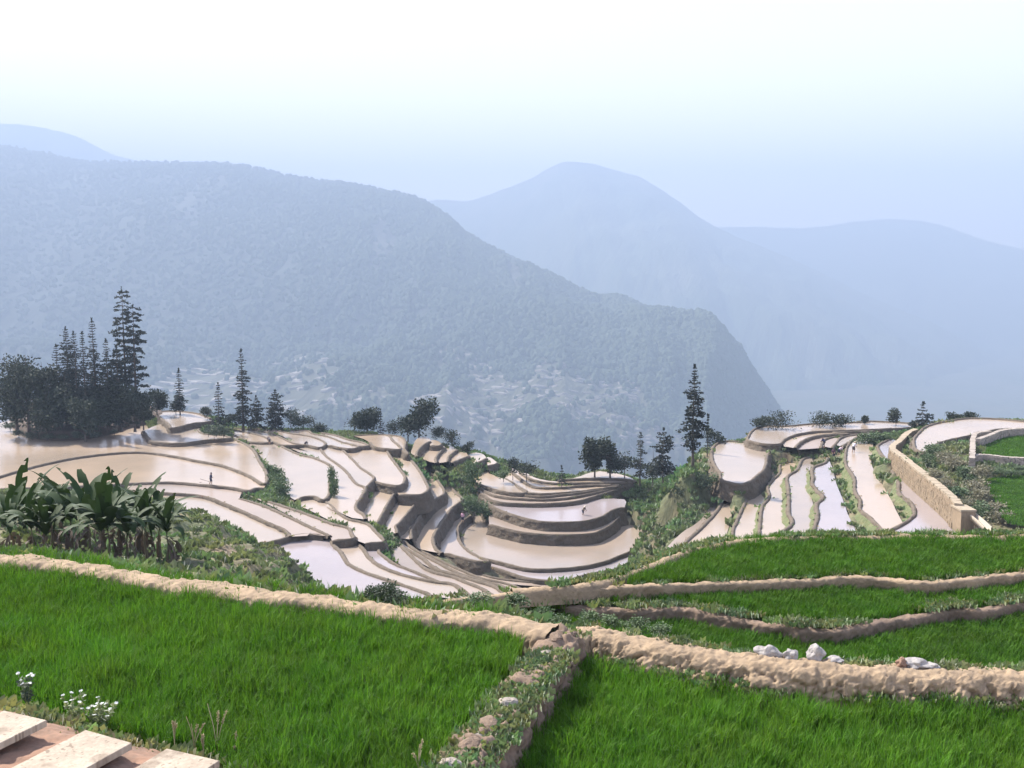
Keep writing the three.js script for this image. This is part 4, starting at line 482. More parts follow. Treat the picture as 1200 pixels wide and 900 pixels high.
// ------------------------------------------------------------------ the hillside under the terraces
{
  const rs = []; const ring = (a, b, n) => { for (let i = 0; i < n; i++) rs.push(lerp(a, b, i / n)); };
  ring(2.5, 30, 55); ring(30, 92, 60); ring(92, 215, 190); ring(215, 330, 40); ring(330, 430, 12); rs.push(430);
  const nb = 300, pos = [], idx = [], uv = [], col = [];
  for (const q of rs) for (let i = 0; i <= nb; i++) {
    const u = lerp(-0.72, 0.72, i / nb), x = u * q, z = -q, y = groundY(x, z);
    pos.push(x, y, z); uv.push(x, z);
    const k = clamp(0.5 + 1.6 * fbm(x * 0.13, z * 0.13, 9), 0, 1), r = clamp(fbm(x * 0.35, z * 0.35, 2) * 2.2 - 0.1, 0, 1);
    const c = [lerp(lerp(0.10, 0.19, k), 0.30, r), lerp(lerp(0.12, 0.16, k), 0.20, r), lerp(lerp(0.05, 0.09, k), 0.13, r)];
    col.push(...c);
  }
  for (let j = 0; j < rs.length - 1; j++) for (let i = 0; i < nb; i++) { const a = j * (nb + 1) + i, b = a + nb + 1; idx.push(a, a + 1, b, a + 1, b + 1, b); }
  const m = new THREE.MeshStandardMaterial({ vertexColors: true, map: tex(512, (u, v) => { const t = 0.55 + 0.6 * tileF(u, v, 16, 15, 5); return [t, t, t]; }, true, 7), bumpMap: clodBump(5), bumpScale: 0.25, roughness: 0.95, side: THREE.DoubleSide });
  structure(new THREE.Mesh(geoFrom(pos, idx, uv, col), m), 'hillside');
}
// ------------------------------------------------------------------ flooded terraces
for (const p of PADDIES) {
  const g = new THREE.Group();
  part(g, 'water', sheetGeo(p.out, p.y), M.water[p.c ?? 3]);
  const wide = 0.2 + 0.08 * hash(Math.round(p.y * 100), 3, 1), drop = p.drop ?? 2.6, k = p.g ? 0.75 : 0.28;
  const end = (t) => (p.closed ? 1 : sm(t, 0, 0.02) * sm(1 - t, 0, 0.02));
  part(g, 'bund', sweep(p.bund, p.y, p.side, (t) => { const e = 0.4 + 0.6 * end(t); return [[-wide - 0.12, -0.3], [-wide, 0.08 * e], [-wide * 0.5, 0.19 * e], [0, 0.23 * e], [wide * 0.55, 0.2 * e], [wide, 0.06 * e], [wide + 0.06, -0.14]]; }, p.closed, 0.1, 0.05), M.mud);
  part(g, 'riser', sweep(p.bund, p.y, p.side, (t) => { const a = []; for (let i = 0; i <= 6; i++) { const q = i / 6; a.push([wide + 0.03 + drop * k * q, -0.04 - drop * q]); } return a; }, p.closed, 0.32, 0.05), p.g ? M.grassBank : M.riser);
  structure(g, 'rice_terrace');
}

// ------------------------------------------------------------------ far ground and mountains
const M_rock = (s, a, b) => new THREE.MeshStandardMaterial({ map: tex(512, (u, v) => mixc(a, b, (tileF(u, v, 5, s, 6) - 0.3) * 1.8), true, 900), bumpMap: clodBump(350), bumpScale: 18, roughness: 1, side: THREE.DoubleSide });
structure(new THREE.Mesh((() => {
  const pos = [], idx = [], uv = [], n = 60, X = [-9000, 9000], Z = [1500, -12600];
  for (let j = 0; j <= n; j++) for (let i = 0; i <= n; i++) { const x = lerp(...X, i / n), z = lerp(...Z, j / n); pos.push(x, -560 + 90 * fbm(x / 2000, z / 2000, 5), z); uv.push(x, z); }
  for (let j = 0; j < n; j++) for (let i = 0; i < n; i++) { const a = j * (n + 1) + i, b = a + n + 1; idx.push(a, a + 1, b, a + 1, b + 1, b); }
  return geoFrom(pos, idx, uv);
})(), M_rock(201, [0.07, 0.085, 0.04], [0.12, 0.11, 0.07])), 'valley_ground');
// rows of points from crest to foot, carried on behind the crest; returns a sampler too
function mountain(name, rows, nx, nt, rough, mat, colour) {
  const curves = rows.map((r) => new THREE.CatmullRomCurve3(r.map((p) => new THREE.Vector3(...p)), false, 'centripetal'));
  const at = (u, t) => {
    const q = curves.map((c) => c.getPoint(u)), p = new THREE.Vector3();
    if (t < 0) { p.copy(q[0]); const out = new THREE.Vector3(p.x, 0, p.z).normalize(); p.addScaledVector(out, -t * 1900); p.y -= 1100 * Math.pow(-t, 1.25); }
    else if (q.length === 2) { p.lerpVectors(q[0], q[1], t); p.y += (q[0].y - q[1].y) * (0.1 * Math.sin(t * Math.PI) - 0.04 * Math.sin(t * 2 * Math.PI)); }
    else if (t < 0.55) { const k = t / 0.55; p.lerpVectors(q[0], q[1], k); p.y += (q[0].y - q[1].y) * 0.1 * Math.sin(k * Math.PI); }
    else p.lerpVectors(q[1], q[2], (t - 0.55) / 0.45);
    const a = rough * sm(Math.abs(t), 0, 0.14), g = 1 - Math.abs(fbm(u * 9 + 0.25 * t, t * 1.1, name.length)) * 3.4;
    p.y += a * (fbm(p.x / 570, p.z / 570, 1, 5) * 0.9 + g * 0.35) + rough * 0.1 * fbm(p.x / 130, p.z / 130, 4, 3);
    return p;
  };
  const pos = [], uv = [], idx = [], col = [], ts = [];
  for (let j = 0; j <= 8; j++) ts.push(-1 + j / 9); for (let j = 0; j <= nt; j++) ts.push(Math.pow(j / nt, 1.15));
  let su = 0;
  for (let i = 0; i <= nx; i++) for (const t of ts) { const p = at(i / nx, t); pos.push(p.x, p.y, p.z); uv.push(p.x + p.z * 0.4, p.z * 0.7 + p.y); if (colour) col.push(...colour(p, i / nx, t)); }
  const m = ts.length;
  for (let i = 0; i < nx; i++) for (let j = 0; j < m - 1; j++) { const a = i * m + j, b = a + m; idx.push(a, a + 1, b, b, a + 1, b + 1); }
  structure(new THREE.Mesh(geoFrom(pos, idx, uv, colour && col), mat), name);
  return at;
}
const farRock = M_rock(211, [0.06, 0.085, 0.045], [0.12, 0.12, 0.075]);
const spurMat = M_rock(221, [1.0, 1.0, 1.0], [0.62, 0.66, 0.6]); spurMat.vertexColors = true;
const bare = (u, t) => clamp(sm(fbm(u * 7, t * 5, 3), -0.14, 0.06) * sm(t, 0.55, 0.68) * sm(1 - u, 0.12, 0.3), 0, 1);
const spurAt = mountain('forested_mountain', [SPUR.crest, SPUR.mid, SPUR.foot], 260, 90, 100, spurMat, (p, u, t) => { const b = bare(u, t), c = sm(fbm(u * 26, t * 2.2, 8), 0.12, 0.3) * (1 - sm(t, 0.3, 0.5)) * sm(t, 0.03, 0.1); return [lerp(lerp(0.026, 0.085, b), 0.055, c), lerp(lerp(0.036, 0.085, b), 0.058, c), lerp(lerp(0.022, 0.052, b), 0.045, c)]; });
mountain('peak_mountain', [PEAK.crest, PEAK.foot], 170, 60, 150, farRock);
mountain('east_mountain', [EAST_RIDGE.crest, EAST_RIDGE.foot], 110, 40, 150, farRock);
mountain('west_mountain', [WEST_RIDGE.crest, WEST_RIDGE.foot], 90, 30, 110, farRock);

// ------------------------------------------------------------------ forest, small fields and houses on the near mountain
const one = new THREE.Matrix4(), qq = new THREE.Quaternion(), vv = new THREE.Vector3(), sc3 = new THREE.Vector3(), up = new THREE.Vector3(0, 1, 0);
function instanced(geo, mat, list, tint) {
  const m = new THREE.InstancedMesh(geo, mat, list.length);
  list.forEach((l, i) => { qq.setFromEuler(new THREE.Euler(l[5] ?? 0, l[4] ?? 0, l[6] ?? 0)); one.compose(vv.set(l[0], l[1], l[2]), qq, sc3.set(l[3], l[7] ?? l[3], l[3])); m.setMatrixAt(i, one); if (tint) m.setColorAt(i, tint(l, i)); });
  return m;
}
{
  const crown = new THREE.IcosahedronGeometry(1, 1), a = crown.attributes.position;
  for (let i = 0; i < a.count; i++) { const x = a.getX(i), y = a.getY(i), z = a.getZ(i), k = 1 + 0.45 * ns(x * 2.1 + 5, y * 2.1, z * 2.1); a.setXYZ(i, x * k, y * k * (y > 0 ? 1.15 : 0.8), z * k); }
  crown.computeVertexNormals();
  const list = [];
  for (let n = 0; n < 46000; n++) {
    const u = rnd(), t = Math.pow(rnd(), 1.1) * 0.95, p = spurAt(u, t);
    if (rnd() < bare(u, t) * 0.96) continue;
    const cliff = sm(fbm(u * 26, t * 2.2, 8), 0.12, 0.3) * (1 - sm(t, 0.3, 0.5)) * sm(t, 0.03, 0.1); if (rnd() < cliff) continue;
    const s = rr(6, 11.5) * (1.15 - 0.4 * t); list.push([p.x, p.y + s * 0.2, p.z, s, rr(0, 6.3), 0, 0, s * rr(0.8, 1.5)]);
  }
  for (let n = 0; n < 900; n++) { const p = spurAt(rnd(), 0.001); const s = rr(4.5, 11); list.push([p.x, p.y + s * 0.3, p.z, s, rr(0, 6), 0, 0, s * rr(0.9, 1.8)]); }
  const c = new THREE.Color();
  stuff(instanced(crown, new THREE.MeshStandardMaterial({ roughness: 1 }), list, () => { const k = rnd(); return c.setRGB(lerp(0.046, 0.064, k), lerp(0.066, 0.086, k), lerp(0.036, 0.048, k)); }), 'hillside_forest', 'hazy blue green forest covering the big mountain spur', 'forest');
  // patches of flooded field on the lower slope, lying along the contour
  const pos = [], idx = [], wet = [];
  for (let n = 0; n < 1800; n++) {
    const u0 = rr(0.02, 0.8), t0 = rr(0.62, 0.9); if (bare(u0, t0) < 0.25 || rnd() < 0.3) continue;
    const du = rr(0.004, 0.014), dt = rr(0.0012, 0.004), m = 6, b = pos.length / 3, y0 = spurAt(u0 + du / 2, t0).y + 1.5, wig = rr(-0.003, 0.003);
    for (let i = 0; i <= m; i++) { const q = i / m, w = dt * Math.sin(Math.PI * (0.12 + 0.76 * q)), tm = t0 + wig * Math.sin(q * 5); const p = spurAt(u0 + du * q, tm - w), r = spurAt(u0 + du * q, tm + w); pos.push(p.x, lerp(y0, p.y + 4, 0.6), p.z, r.x, lerp(y0, r.y + 4, 0.6), r.z, r.x, r.y - 9, r.z); }
    for (let i = 0; i < m; i++) { const k = b + i * 3; idx.push(k, k + 1, k + 3, k + 3, k + 1, k + 4, k + 1, k + 2, k + 4, k + 4, k + 2, k + 5); }
  }
  stuff(new THREE.Mesh(geoFrom(pos, idx), new THREE.MeshStandardMaterial({ color: rgb(0.19, 0.17, 0.145), roughness: 0.7, side: THREE.DoubleSide })), 'distant_paddies', 'tiny pale flooded fields scattered over the lower mountain slope', 'paddies');
}
HOUSES.forEach(([x, y, z], i) => {
  const g = new THREE.Group(); g.position.set(x, y, z);
  part(g, 'wall', new THREE.BoxGeometry(24, 12, 15).translate(0, 2, 0), M.petal);
  part(g, 'roof', new THREE.ExtrudeGeometry(new THREE.Shape([new THREE.Vector2(-9, 0), new THREE.Vector2(0, 5), new THREE.Vector2(9, 0)]), { depth: 25, bevelEnabled: false }).translate(0, 8.05, -12.5).rotateY(Math.PI / 2), M.granite);
  thing(g, 'farmhouse', i ? 'lower of two white farmhouses on the forested mountain' : 'upper of two white farmhouses on the forested mountain', 'house');
});
// ------------------------------------------------------------------ foreground banks
function worley(x, y) { let a = 9, b = 9, id = 0; const i = Math.floor(x), j = Math.floor(y); for (let q = -1; q < 2; q++) for (let w = -1; w < 2; w++) { const px = i + q + hash(i + q, j + w, 5), py = j + w + hash(i + q, j + w, 6), d = Math.hypot(px - x, py - y); if (d < a) { b = a; a = d; id = hash(i + q, j + w, 7); } else if (d < b) b = d; } return [b - a, id]; }
// prof: [[sideways, height]...] from the far foot to the near foot
function clayBank(name, pts, prof, mat, step, o = {}) {
  const L = smooth(pts, step), n = L.length, K = o.k ?? 26, pos = [], uv = [], idx = [];
  const len = [0]; for (let k = 1; k < prof.length; k++) len.push(len[k - 1] + Math.hypot(prof[k][0] - prof[k - 1][0], prof[k][1] - prof[k - 1][1]));
  const at = (d) => { let k = 1; while (k < prof.length - 1 && len[k] < d) k++; const t = (d - len[k - 1]) / (len[k] - len[k - 1]); return [lerp(prof[k - 1][0], prof[k][0], t), lerp(prof[k - 1][1], prof[k][1], t)]; };
  let s = 0; const total = len[len.length - 1];
  for (let i = 0; i < n; i++) {
    const a = L[Math.max(0, i - 1)], b = L[Math.min(n - 1, i + 1)], tx = b.x - a.x, tz = b.z - a.z, l = Math.hypot(tx, tz), nx = -tz / l, nz = tx / l;
    if (i) s += L[i].distanceTo(L[i - 1]);
    const wob = 0.09 * fbm(s * 0.9, 3, 7) * (o.wob ?? 1), wid = 1 + 0.35 * fbm(s * 0.7, 9, 2), hei = 0.07 * fbm(s * 0.8, 1, 5) * (o.wob ?? 1);
    for (let k = 0; k <= K; k++) {
      const d = (k / K) * total, [ox, oy] = at(d);
      const x = L[i].x + nx * (ox * wid + wob), z = L[i].z + nz * (ox * wid + wob);
      const face = clamp(Math.abs(oy) / 0.1, 0.3, 1), wq = worley(s * 5.6 + fbm(s * 3, d * 3) * 1.2, d * 4.2 + fbm(s * 3, d * 3, 8) * 1.2), w2 = worley(s * 13 + fbm(s * 9, d * 9), d * 11), crack = o.crack ? (-o.crack * (1 - sm(wq[0], 0.015, 0.11)) - o.crack * 0.45 * (1 - sm(w2[0], 0.02, 0.16)) + (wq[1] - 0.5) * o.crack * 1.3 + (w2[1] - 0.5) * o.crack * 0.5) * face : 0;
      const lump = (o.lump ?? 0.03) * (fbm(x * 2.3, z * 2.3, oy * 2, 3) * 0.9 + fbm(x * 9, z * 9, oy * 9, 4) * 0.8) + crack;
      pos.push(x + nx * lump * Math.sign(ox || 1) * (1 - Math.exp(-Math.abs(oy) * 12)), L[i].y + oy + hei + lump * (oy < -0.05 ? 0.3 : 1), z + nz * lump * Math.sign(ox || 1) * (1 - Math.exp(-Math.abs(oy) * 12)));
      uv.push(s, d);
    }
    if (i) for (let k = 0; k < K; k++) { const p = (i - 1) * (K + 1) + k, q = p + K + 1; idx.push(p, q, p + 1, q, q + 1, p + 1); }
  }
  if (o.face) { // damp face under a dry top
    const top = [], low = []; for (let q = 0; q < idx.length; q += 6) { const k = (q / 6) % K, y = at(((k + 0.5) / K) * total)[1]; (y > -0.075 ? top : low).push(...idx.slice(q, q + 6)); }
    const g = new THREE.Group(); part(g, 'top', geoFrom(pos, top, uv), mat); part(g, 'face', geoFrom(pos, low, uv), o.face); structure(g, name);
  } else structure(new THREE.Mesh(geoFrom(pos, idx, uv), mat), name);
  return L;
}
const pathLine = clayBank('earth_bank', BANK_PATH, [[-0.45, -0.7], [-0.26, -0.12], [-0.17, -0.01], [0, 0.015], [0.16, 0], [0.22, -0.05], [0.27, -0.3]], M.clay, 0.028, { crack: 0.03, lump: 0.06, k: 46 });
const rightLine = clayBank('earth_bank', BANK_RIGHT, [[-0.5, -0.8], [-0.3, -0.15], [-0.16, -0.01], [0, 0.02], [0.14, 0], [0.2, -0.05], [0.27, -0.2], [0.3, -0.34], [0.33, -0.52]], M.clay, 0.02, { crack: 0.05, lump: 0.065, k: 84 });
const divideLine = clayBank('earth_bank', BANK_DIVIDE, [[-0.3, -0.75], [-0.26, -0.3], [-0.22, -0.06], [-0.14, 0], [0, 0.02], [0.18, -0.01], [0.24, -0.06], [0.28, -0.28], [0.3, -0.4]], M.brownSoil, 0.022, { crack: 0.045, lump: 0.15, k: 60 });
const wiggleLine = clayBank('earth_bank', BANK_WIGGLE, [[-0.4, -0.5], [-0.2, -0.1], [-0.08, -0.02], [0.04, -0.02], [0.1, -0.05], [0.12, -0.25], [0.13, -0.5]], M.brownSoil, 0.05, { crack: 0.03, lump: 0.07 });
const fiveLine = clayBank('earth_bank', BANK_FIVE, [[-0.4, -0.4], [-0.16, -0.08], [-0.08, 0], [0.05, 0], [0.085, -0.03], [0.08, -0.2], [0.06, -0.6]], M.clay, 0.05, { crack: 0.02, lump: 0.06 });
const rimLine = clayBank('earth_bank', BANK_RIM, [[-0.8, -1.6], [-0.25, -0.2], [-0.1, 0], [0.06, 0], [0.12, -0.06], [0.2, -0.3]], M.clay, 0.09, { crack: 0.02, lump: 0.05 });
// ------------------------------------------------------------------ rice: dense seedling beds
function tuftGeo(blades, h, w, spread, lean, seed0) {
  seed = seed0; const pos = [], col = [], idx = [];
  for (let b = 0; b < blades; b++) {
    const a = rr(0, 6.283), hh = h * rr(0.65, 1.12), bx = rr(-spread, spread), bz = rr(-spread, spread), ln = lean * rr(0.3, 1.3), dx = Math.cos(a), dz = Math.sin(a), px = -dz, pz = dx, k = pos.length / 3, sh = rr(0.75, 1.2), yl = rr(0, 0.35);
    [[0, 0.8], [0.45, 1], [0.8, 0.7]].forEach(([t, ww]) => { const o = ln * t * t * hh, y = hh * t * (1 - 0.18 * t * ln), q = w * ww; pos.push(bx + dx * o - px * q, y, bz + dz * o - pz * q, bx + dx * o + px * q, y, bz + dz * o + pz * q); });
    pos.push(bx + dx * ln * hh * 1.1, hh * (1 - 0.3 * ln), bz + dz * ln * hh * 1.1);
    for (let i = 0; i < 7; i++) col.push(sh * (1 + yl * 0.8), sh, sh);
    idx.push(k, k + 1, k + 2, k + 2, k + 1, k + 3, k + 2, k + 3, k + 4, k + 4, k + 3, k + 5, k + 4, k + 5, k + 6);
  }
  return geoFrom(pos, idx, null, col);
}
function riceBed(q, per, geo, name, label, scale = 1, mud = true) {
  const list = [], n = Math.round(Math.abs(area(q.out)) * per), b = q.box;
  seed = 99 + Math.round(q.y * 31);
  while (list.length < n) {
    const x = rr(b[0], b[2]), z = rr(b[1], b[3]); if (!inside(q.out, x, z)) continue;
    if (Math.abs(x / z) > 0.62) { if (rnd() < 0.02) n; }
    const g = fbm(x * 0.9, z * 0.9, 4) * 0.5 + fbm(x * 3.5, z * 3.5, 6) * 0.55;
    list.push([x, q.y - 0.02, z, scale * (1 + g) * rr(0.82, 1.15), rr(0, 6.28), rr(-0.1, 0.1) + 0.2 * fbm(x * 0.6, z * 0.6, 11), rr(-0.1, 0.1) + 0.2 * fbm(x * 0.6, z * 0.6, 15) - 0.04]);
  }
  const c = new THREE.Color();
  const m = instanced(geo, M.rice, list, (l) => { const k = 0.95 + 0.35 * fbm(l[0] * 0.5, l[2] * 0.5, 21) + rr(-0.14, 0.14); return c.setRGB(k * (1 + 0.35 * fbm(l[0] * 1.3, l[2] * 1.3, 31)), k, k); });
  stuff(m, name, label, 'rice');
}
FIELD.forEach((q) => structure(new THREE.Mesh(sheetGeo(q.out, q.y - 0.03), M.paddyBed), 'field_mud'));
GREENS.forEach((q) => structure(new THREE.Mesh(sheetGeo(q.out, q.y - 0.03), M.paddyBed), 'field_mud'));
const tuftNear = tuftGeo(7, 0.3, 0.004, 0.05, 0.34, 11), tuftFar = tuftGeo(7, 0.25, 0.0055, 0.07, 0.36, 12), tuftDist = tuftGeo(8, 0.42, 0.03, 0.22, 0.5, 13);
riceBed(FIELD[0], 400, tuftNear, 'rice_seedlings', 'tall bright green rice seedlings filling the bed beside the stone steps');
riceBed(FIELD[1], 400, tuftNear, 'rice_seedlings', 'bright green rice seedlings in the bed below the cracked clay bank with white stones');
riceBed(FIELD[2], 280, tuftFar, 'rice_seedlings', 'green rice seedlings in the narrow bed directly behind the white stones');
riceBed(FIELD[3], 280, tuftFar, 'rice_seedlings', 'green rice seedlings between the winding earth bank and the straight pale bank');
riceBed(FIELD[4], 260, tuftFar, 'rice_seedlings', 'green rice seedlings in the uppermost bed edged by the thin stony rim');
riceBed(GREENS[0], 16, tuftDist, 'rice_seedlings', 'green rice in the small field inside the dry stone walls');
riceBed(GREENS[1], 16, tuftDist, 'rice_seedlings', 'green rice in the field below the dark cabbage row');

// ------------------------------------------------------------------ earth mound under the grove
{
  const P = smooth(MOUND.p, 1.2, true).slice(0, -1), c = P.reduce((a, p) => a.add(p), new THREE.Vector3()).multiplyScalar(1 / P.length), h = MOUND.top - MOUND.y, pos = [], uv = [], idx = [], n = P.length;
  const rows = [[1.02, -0.4], [1, 0.05], [0.985, 0.3], [0.965, 0.55], [0.94, 0.68], [0.88, 0.74], [0.75, 0.85], [0.5, 0.97], [0.2, 1], [0, 1]];
  rows.forEach(([k, e]) => P.forEach((p) => { const q = k + 0.02 * fbm(p.x * 0.3, p.z * 0.3, e * 3), x = lerp(c.x, p.x, q), z = lerp(c.z, p.z, q); pos.push(x, MOUND.y + e * h + fbm(x * 0.4, z * 0.4, 8) * 0.5 * sm(e, 0, 0.3), z); uv.push(x, z + e * h); }));
  for (let j = 0; j < rows.length - 1; j++) for (let i = 0; i < n; i++) { const a = j * n + i, b = j * n + ((i + 1) % n); idx.push(a, a + n, b, b, a + n, b + n); }
  structure(new THREE.Mesh(geoFrom(pos, idx, uv), soilMat([0.085, 0.055, 0.048], [0.07, 0.065, 0.035], 5, 121, 0.15)), 'earth_mound');
}
// ------------------------------------------------------------------ trees
const leafPts = () => ({ p: [], n: 0 });
function leaf(o, x, y, z, s, dx, dy, dz) { // a diamond of foliage pointing along d, randomly rolled
  const d = vv.set(dx, dy, dz).normalize(), ax = rr(-1, 1), ay = rr(-1, 1), az = rr(-1, 1);
  let px = d.y * az - d.z * ay, py = d.z * ax - d.x * az, pz = d.x * ay - d.y * ax; const l = Math.hypot(px, py, pz) || 1, w = s * 0.32; px *= w / l; py *= w / l; pz *= w / l;
  const mx = x + d.x * s * 0.45, my = y + d.y * s * 0.45, mz = z + d.z * s * 0.45, tx = x + d.x * s, ty = y + d.y * s, tz = z + d.z * s;
  o.push(x, y, z, mx + px, my + py, mz + pz, tx, ty, tz, x, y, z, tx, ty, tz, mx - px, my - py, mz - pz);
}
const leafGeo = (o) => geoFrom(o, null);
function limb(o, a, b, r0, r1) { const g = new THREE.CylinderGeometry(r1, r0, a.distanceTo(b), 6, 1, true); g.translate(0, a.distanceTo(b) / 2, 0); g.applyQuaternion(new THREE.Quaternion().setFromUnitVectors(up, b.clone().sub(a).normalize())); g.translate(a.x, a.y, a.z); o.push(g); }
function trunkGeo(h, r, bend, root = 1.5) {
  const c = new THREE.CatmullRomCurve3([[0, -root, 0], [0, 0, 0], [bend * 0.5, h * 0.4, bend * 0.3], [bend * 0.2, h * 0.75, 0], [0, h, 0]].map((p) => new THREE.Vector3(...p)));
  const g = new THREE.TubeGeometry(c, 14, 1, 7), a = g.attributes.position;
  for (let i = 0; i <= 14; i++) { const q = c.getPointAt(i / 14), k = r * (1 - 0.93 * (i / 14)) * (1 + 0.5 * Math.exp(-i * 0.9)); for (let j = 0; j <= 7; j++) { const m = i * 8 + j; a.setXYZ(m, q.x + (a.getX(m) - q.x) * k, q.y + (a.getY(m) - q.y) * k, q.z + (a.getZ(m) - q.z) * k); } }
  g.computeVertexNormals(); return g;
}
function fir(h, w, kind) {
  const o = [], limbs = [], R = w / 2, bare0 = { sparse: 0.3, dense: 0.06, round: 0.05, tall: 0.13 }[kind], step = { sparse: 0.8, dense: 0.42, round: 0.42, tall: 0.4 }[kind];
  for (let y = h * bare0; y < h * 0.985; y += step * rr(0.7, 1.3)) {
    const t = y / h; let prof;
    if (kind === 'sparse') prof = 0.28 + 0.72 * Math.pow(Math.sin(Math.PI * clamp((1 - t) * 0.75 + 0.03, 0, 1)), 0.8) * (0.55 + 0.75 * Math.abs(fbm(y * 0.55, w, 2)) * 2);
    else if (kind === 'tall') prof = Math.min(1, 0.16 + 2.2 * (1 - t)) * Math.min(1, 0.35 + (t - bare0) * 3.2) * (0.5 + 0.5 * (1 - t)) * (0.85 + 0.8 * fbm(y * 0.9, 3, w));
    else if (kind === 'round') prof = Math.pow(1 - t, 0.62) * (0.8 + 0.7 * fbm(y * 0.8, w, 5));
    else prof = 0.12 + 0.9 * Math.pow(1 - t, 0.8) * (0.75 + 0.9 * fbm(y * 0.9, w, 5));
    const nb = kind === 'sparse' ? 5 : 6, a0 = rr(0, 6.3);
    for (let b = 0; b < nb; b++) {
      const a = a0 + (b / nb) * 6.283 + rr(-0.4, 0.4), L = R * prof * (rnd() < 0.12 ? 0.3 : rr(0.45, 1.25)), tilt = kind === 'sparse' ? rr(-0.25, 0.25) : lerp(-0.35, 0.5, t) + rr(-0.15, 0.15), dx = Math.cos(a), dz = Math.sin(a);
      if (L < 0.15) { for (let k = 0; k < 4; k++) leaf(o, 0, y, 0, 0.35, rr(-1, 1), 1.2, rr(-1, 1)); continue; }
      const q0 = new THREE.Vector3(0, y, 0), q1 = new THREE.Vector3(dx * L * 0.92, y + L * tilt, dz * L * 0.92); if (L > 0.5) limb(limbs, q0, q1, 0.05, 0.012);
      const m = Math.max(2, Math.ceil(L / 0.42));
      for (let k = 0; k < m; k++) {
        const f = lerp(kind === 'sparse' ? 0.35 : 0.15, 1, (k + rnd()) / m), x = dx * L * f, z = dz * L * f, yy = y + L * tilt * f - 0.12 * L * f * f, z0 = clamp(L / 1.3, 0.4, 1), e = (0.16 + 0.1 * L) * z0;
        for (let j = 0; j < (kind === 'sparse' ? 9 : 7); j++) leaf(o, x + rr(-e, e), yy + rr(-e, e) * 0.5, z + rr(-e, e), rr(0.28, 0.55) * z0, dx + rr(-1, 1), rr(-0.5, 0.7), dz + rr(-1, 1));
      }
    }
  }
  for (let k = 0; k < 14; k++) leaf(o, 0, h * rr(0.96, 1), 0, 0.4, rr(-0.6, 0.6), 1, rr(-0.6, 0.6));
  return { crown: leafGeo(o), limbs: limbs.length && mergeGeometries(limbs) };
}
function broad(h, w, low = 0.25, n = 46, leaves = 46, size = 0.42) {
  const o = [], limbs = [], R = w / 2, cy = h * (low + 1) / 2, ry = h * (1 - low) / 2;
  const seeds = []; for (let k = 0; k < (low < 0.03 ? 9 : 5); k++) seeds.push(new THREE.Vector3(rr(-0.5, 0.5) * R, cy + rr(-0.6, 0.45) * ry, rr(-0.5, 0.5) * R));
  for (let k = 0; k < n; k++) {
    const s = seeds[k % seeds.length], a = rr(0, 6.283), e = Math.asin(rr(-0.85, 1)), f = Math.pow(rnd(), 0.35) * (0.62 + 0.7 * fbm(a, e, h));
    const x = s.x + Math.cos(a) * Math.cos(e) * R * 0.68 * f, y = clamp(s.y + Math.sin(e) * ry * 0.68 * f, h * low * 0.8, h), z = s.z + Math.sin(a) * Math.cos(e) * R * 0.68 * f, r = w * rr(0.09, 0.15) + 0.12;
    if (k % 4 === 0 && h > 3) limb(limbs, new THREE.Vector3(0, h * rr(0.2, 0.45), 0), new THREE.Vector3(x, y, z), 0.09, 0.02);
    for (let j = 0; j < leaves; j++) { const u = rr(-1, 1), v = rr(-1, 1), q = rr(-1, 1); leaf(o, x + u * r, y + v * r * 0.75, z + q * r, size * rr(0.6, 1.25), u + rr(-1, 1), v + rr(-0.6, 0.6), q + rr(-1, 1)); }
  }
  return { crown: leafGeo(o), limbs: limbs.length && mergeGeometries(limbs) };
}
function tree(name, label, category, group, x, y, z, h, w, made, mat, thick) {
  const g = new THREE.Group(); g.position.set(x, y, z);
  const tr = part(g, 'trunk', trunkGeo(h * 0.96, thick, rr(-0.02, 0.02) * h), M.bark);
  if (made.limbs) part(tr, 'branches', made.limbs, M.bark).userData.kind = 'stuff';
  part(g, 'crown', made.crown, mat);
  return thing(g, name, label, category, group);
}
const FIR_LABEL = ['tallest thin topped fir rising above the grove on the earth mound', 'second tallest fir, ragged, close beside the tallest fir of the mound grove', 'slim pointed dark fir rising from the middle of the mound grove', 0, 0, 0, 1, 0, 1,
  'slim dark fir standing alone on the rim beside the mound grove', 'short slim fir between the low banana-like shrub and the tallest fir of the plateau rim', 'tall slender fir on the plateau rim behind the flooded terraces', 'rounded conifer next to the tall slender fir on the plateau rim', 'broad conical dark tree among bushes on the plateau rim',
  'tiny conical fir alone at the lip of the curved low terraces', 'pointed fir in the tree clump behind the curved low terraces', 'broad conical fir of the clump, next to the weedy green slope', 'tall dark columnar fir standing alone on the bare earth knoll', 'thin hazy fir just behind the tall knoll fir', 'bushy grey green conifer on the far rim behind the stone wall', 'thin fir poking out of hazy bushes on the plateau rim', 'short fir against the foot of the slim lone fir'];
seed = 301;
FIRS.forEach(([x, y, z, h, w, kind], i) => {
  const l = FIR_LABEL[i], lab = l === 0 ? 'dark fir crowded among broadleaf trees in the mound grove' : l === 1 ? 'round topped dark conifer in the mound grove' : l;
  tree('fir_tree', lab, 'fir tree', l === 0 ? 'dark firs in the mound grove' : l === 1 ? 'round conifers in the mound grove' : undefined, x, y, z, h, w, fir(h, w, kind), i % 3 ? M.fir : M.firB, clamp(h * 0.016, 0.07, 0.34));
});
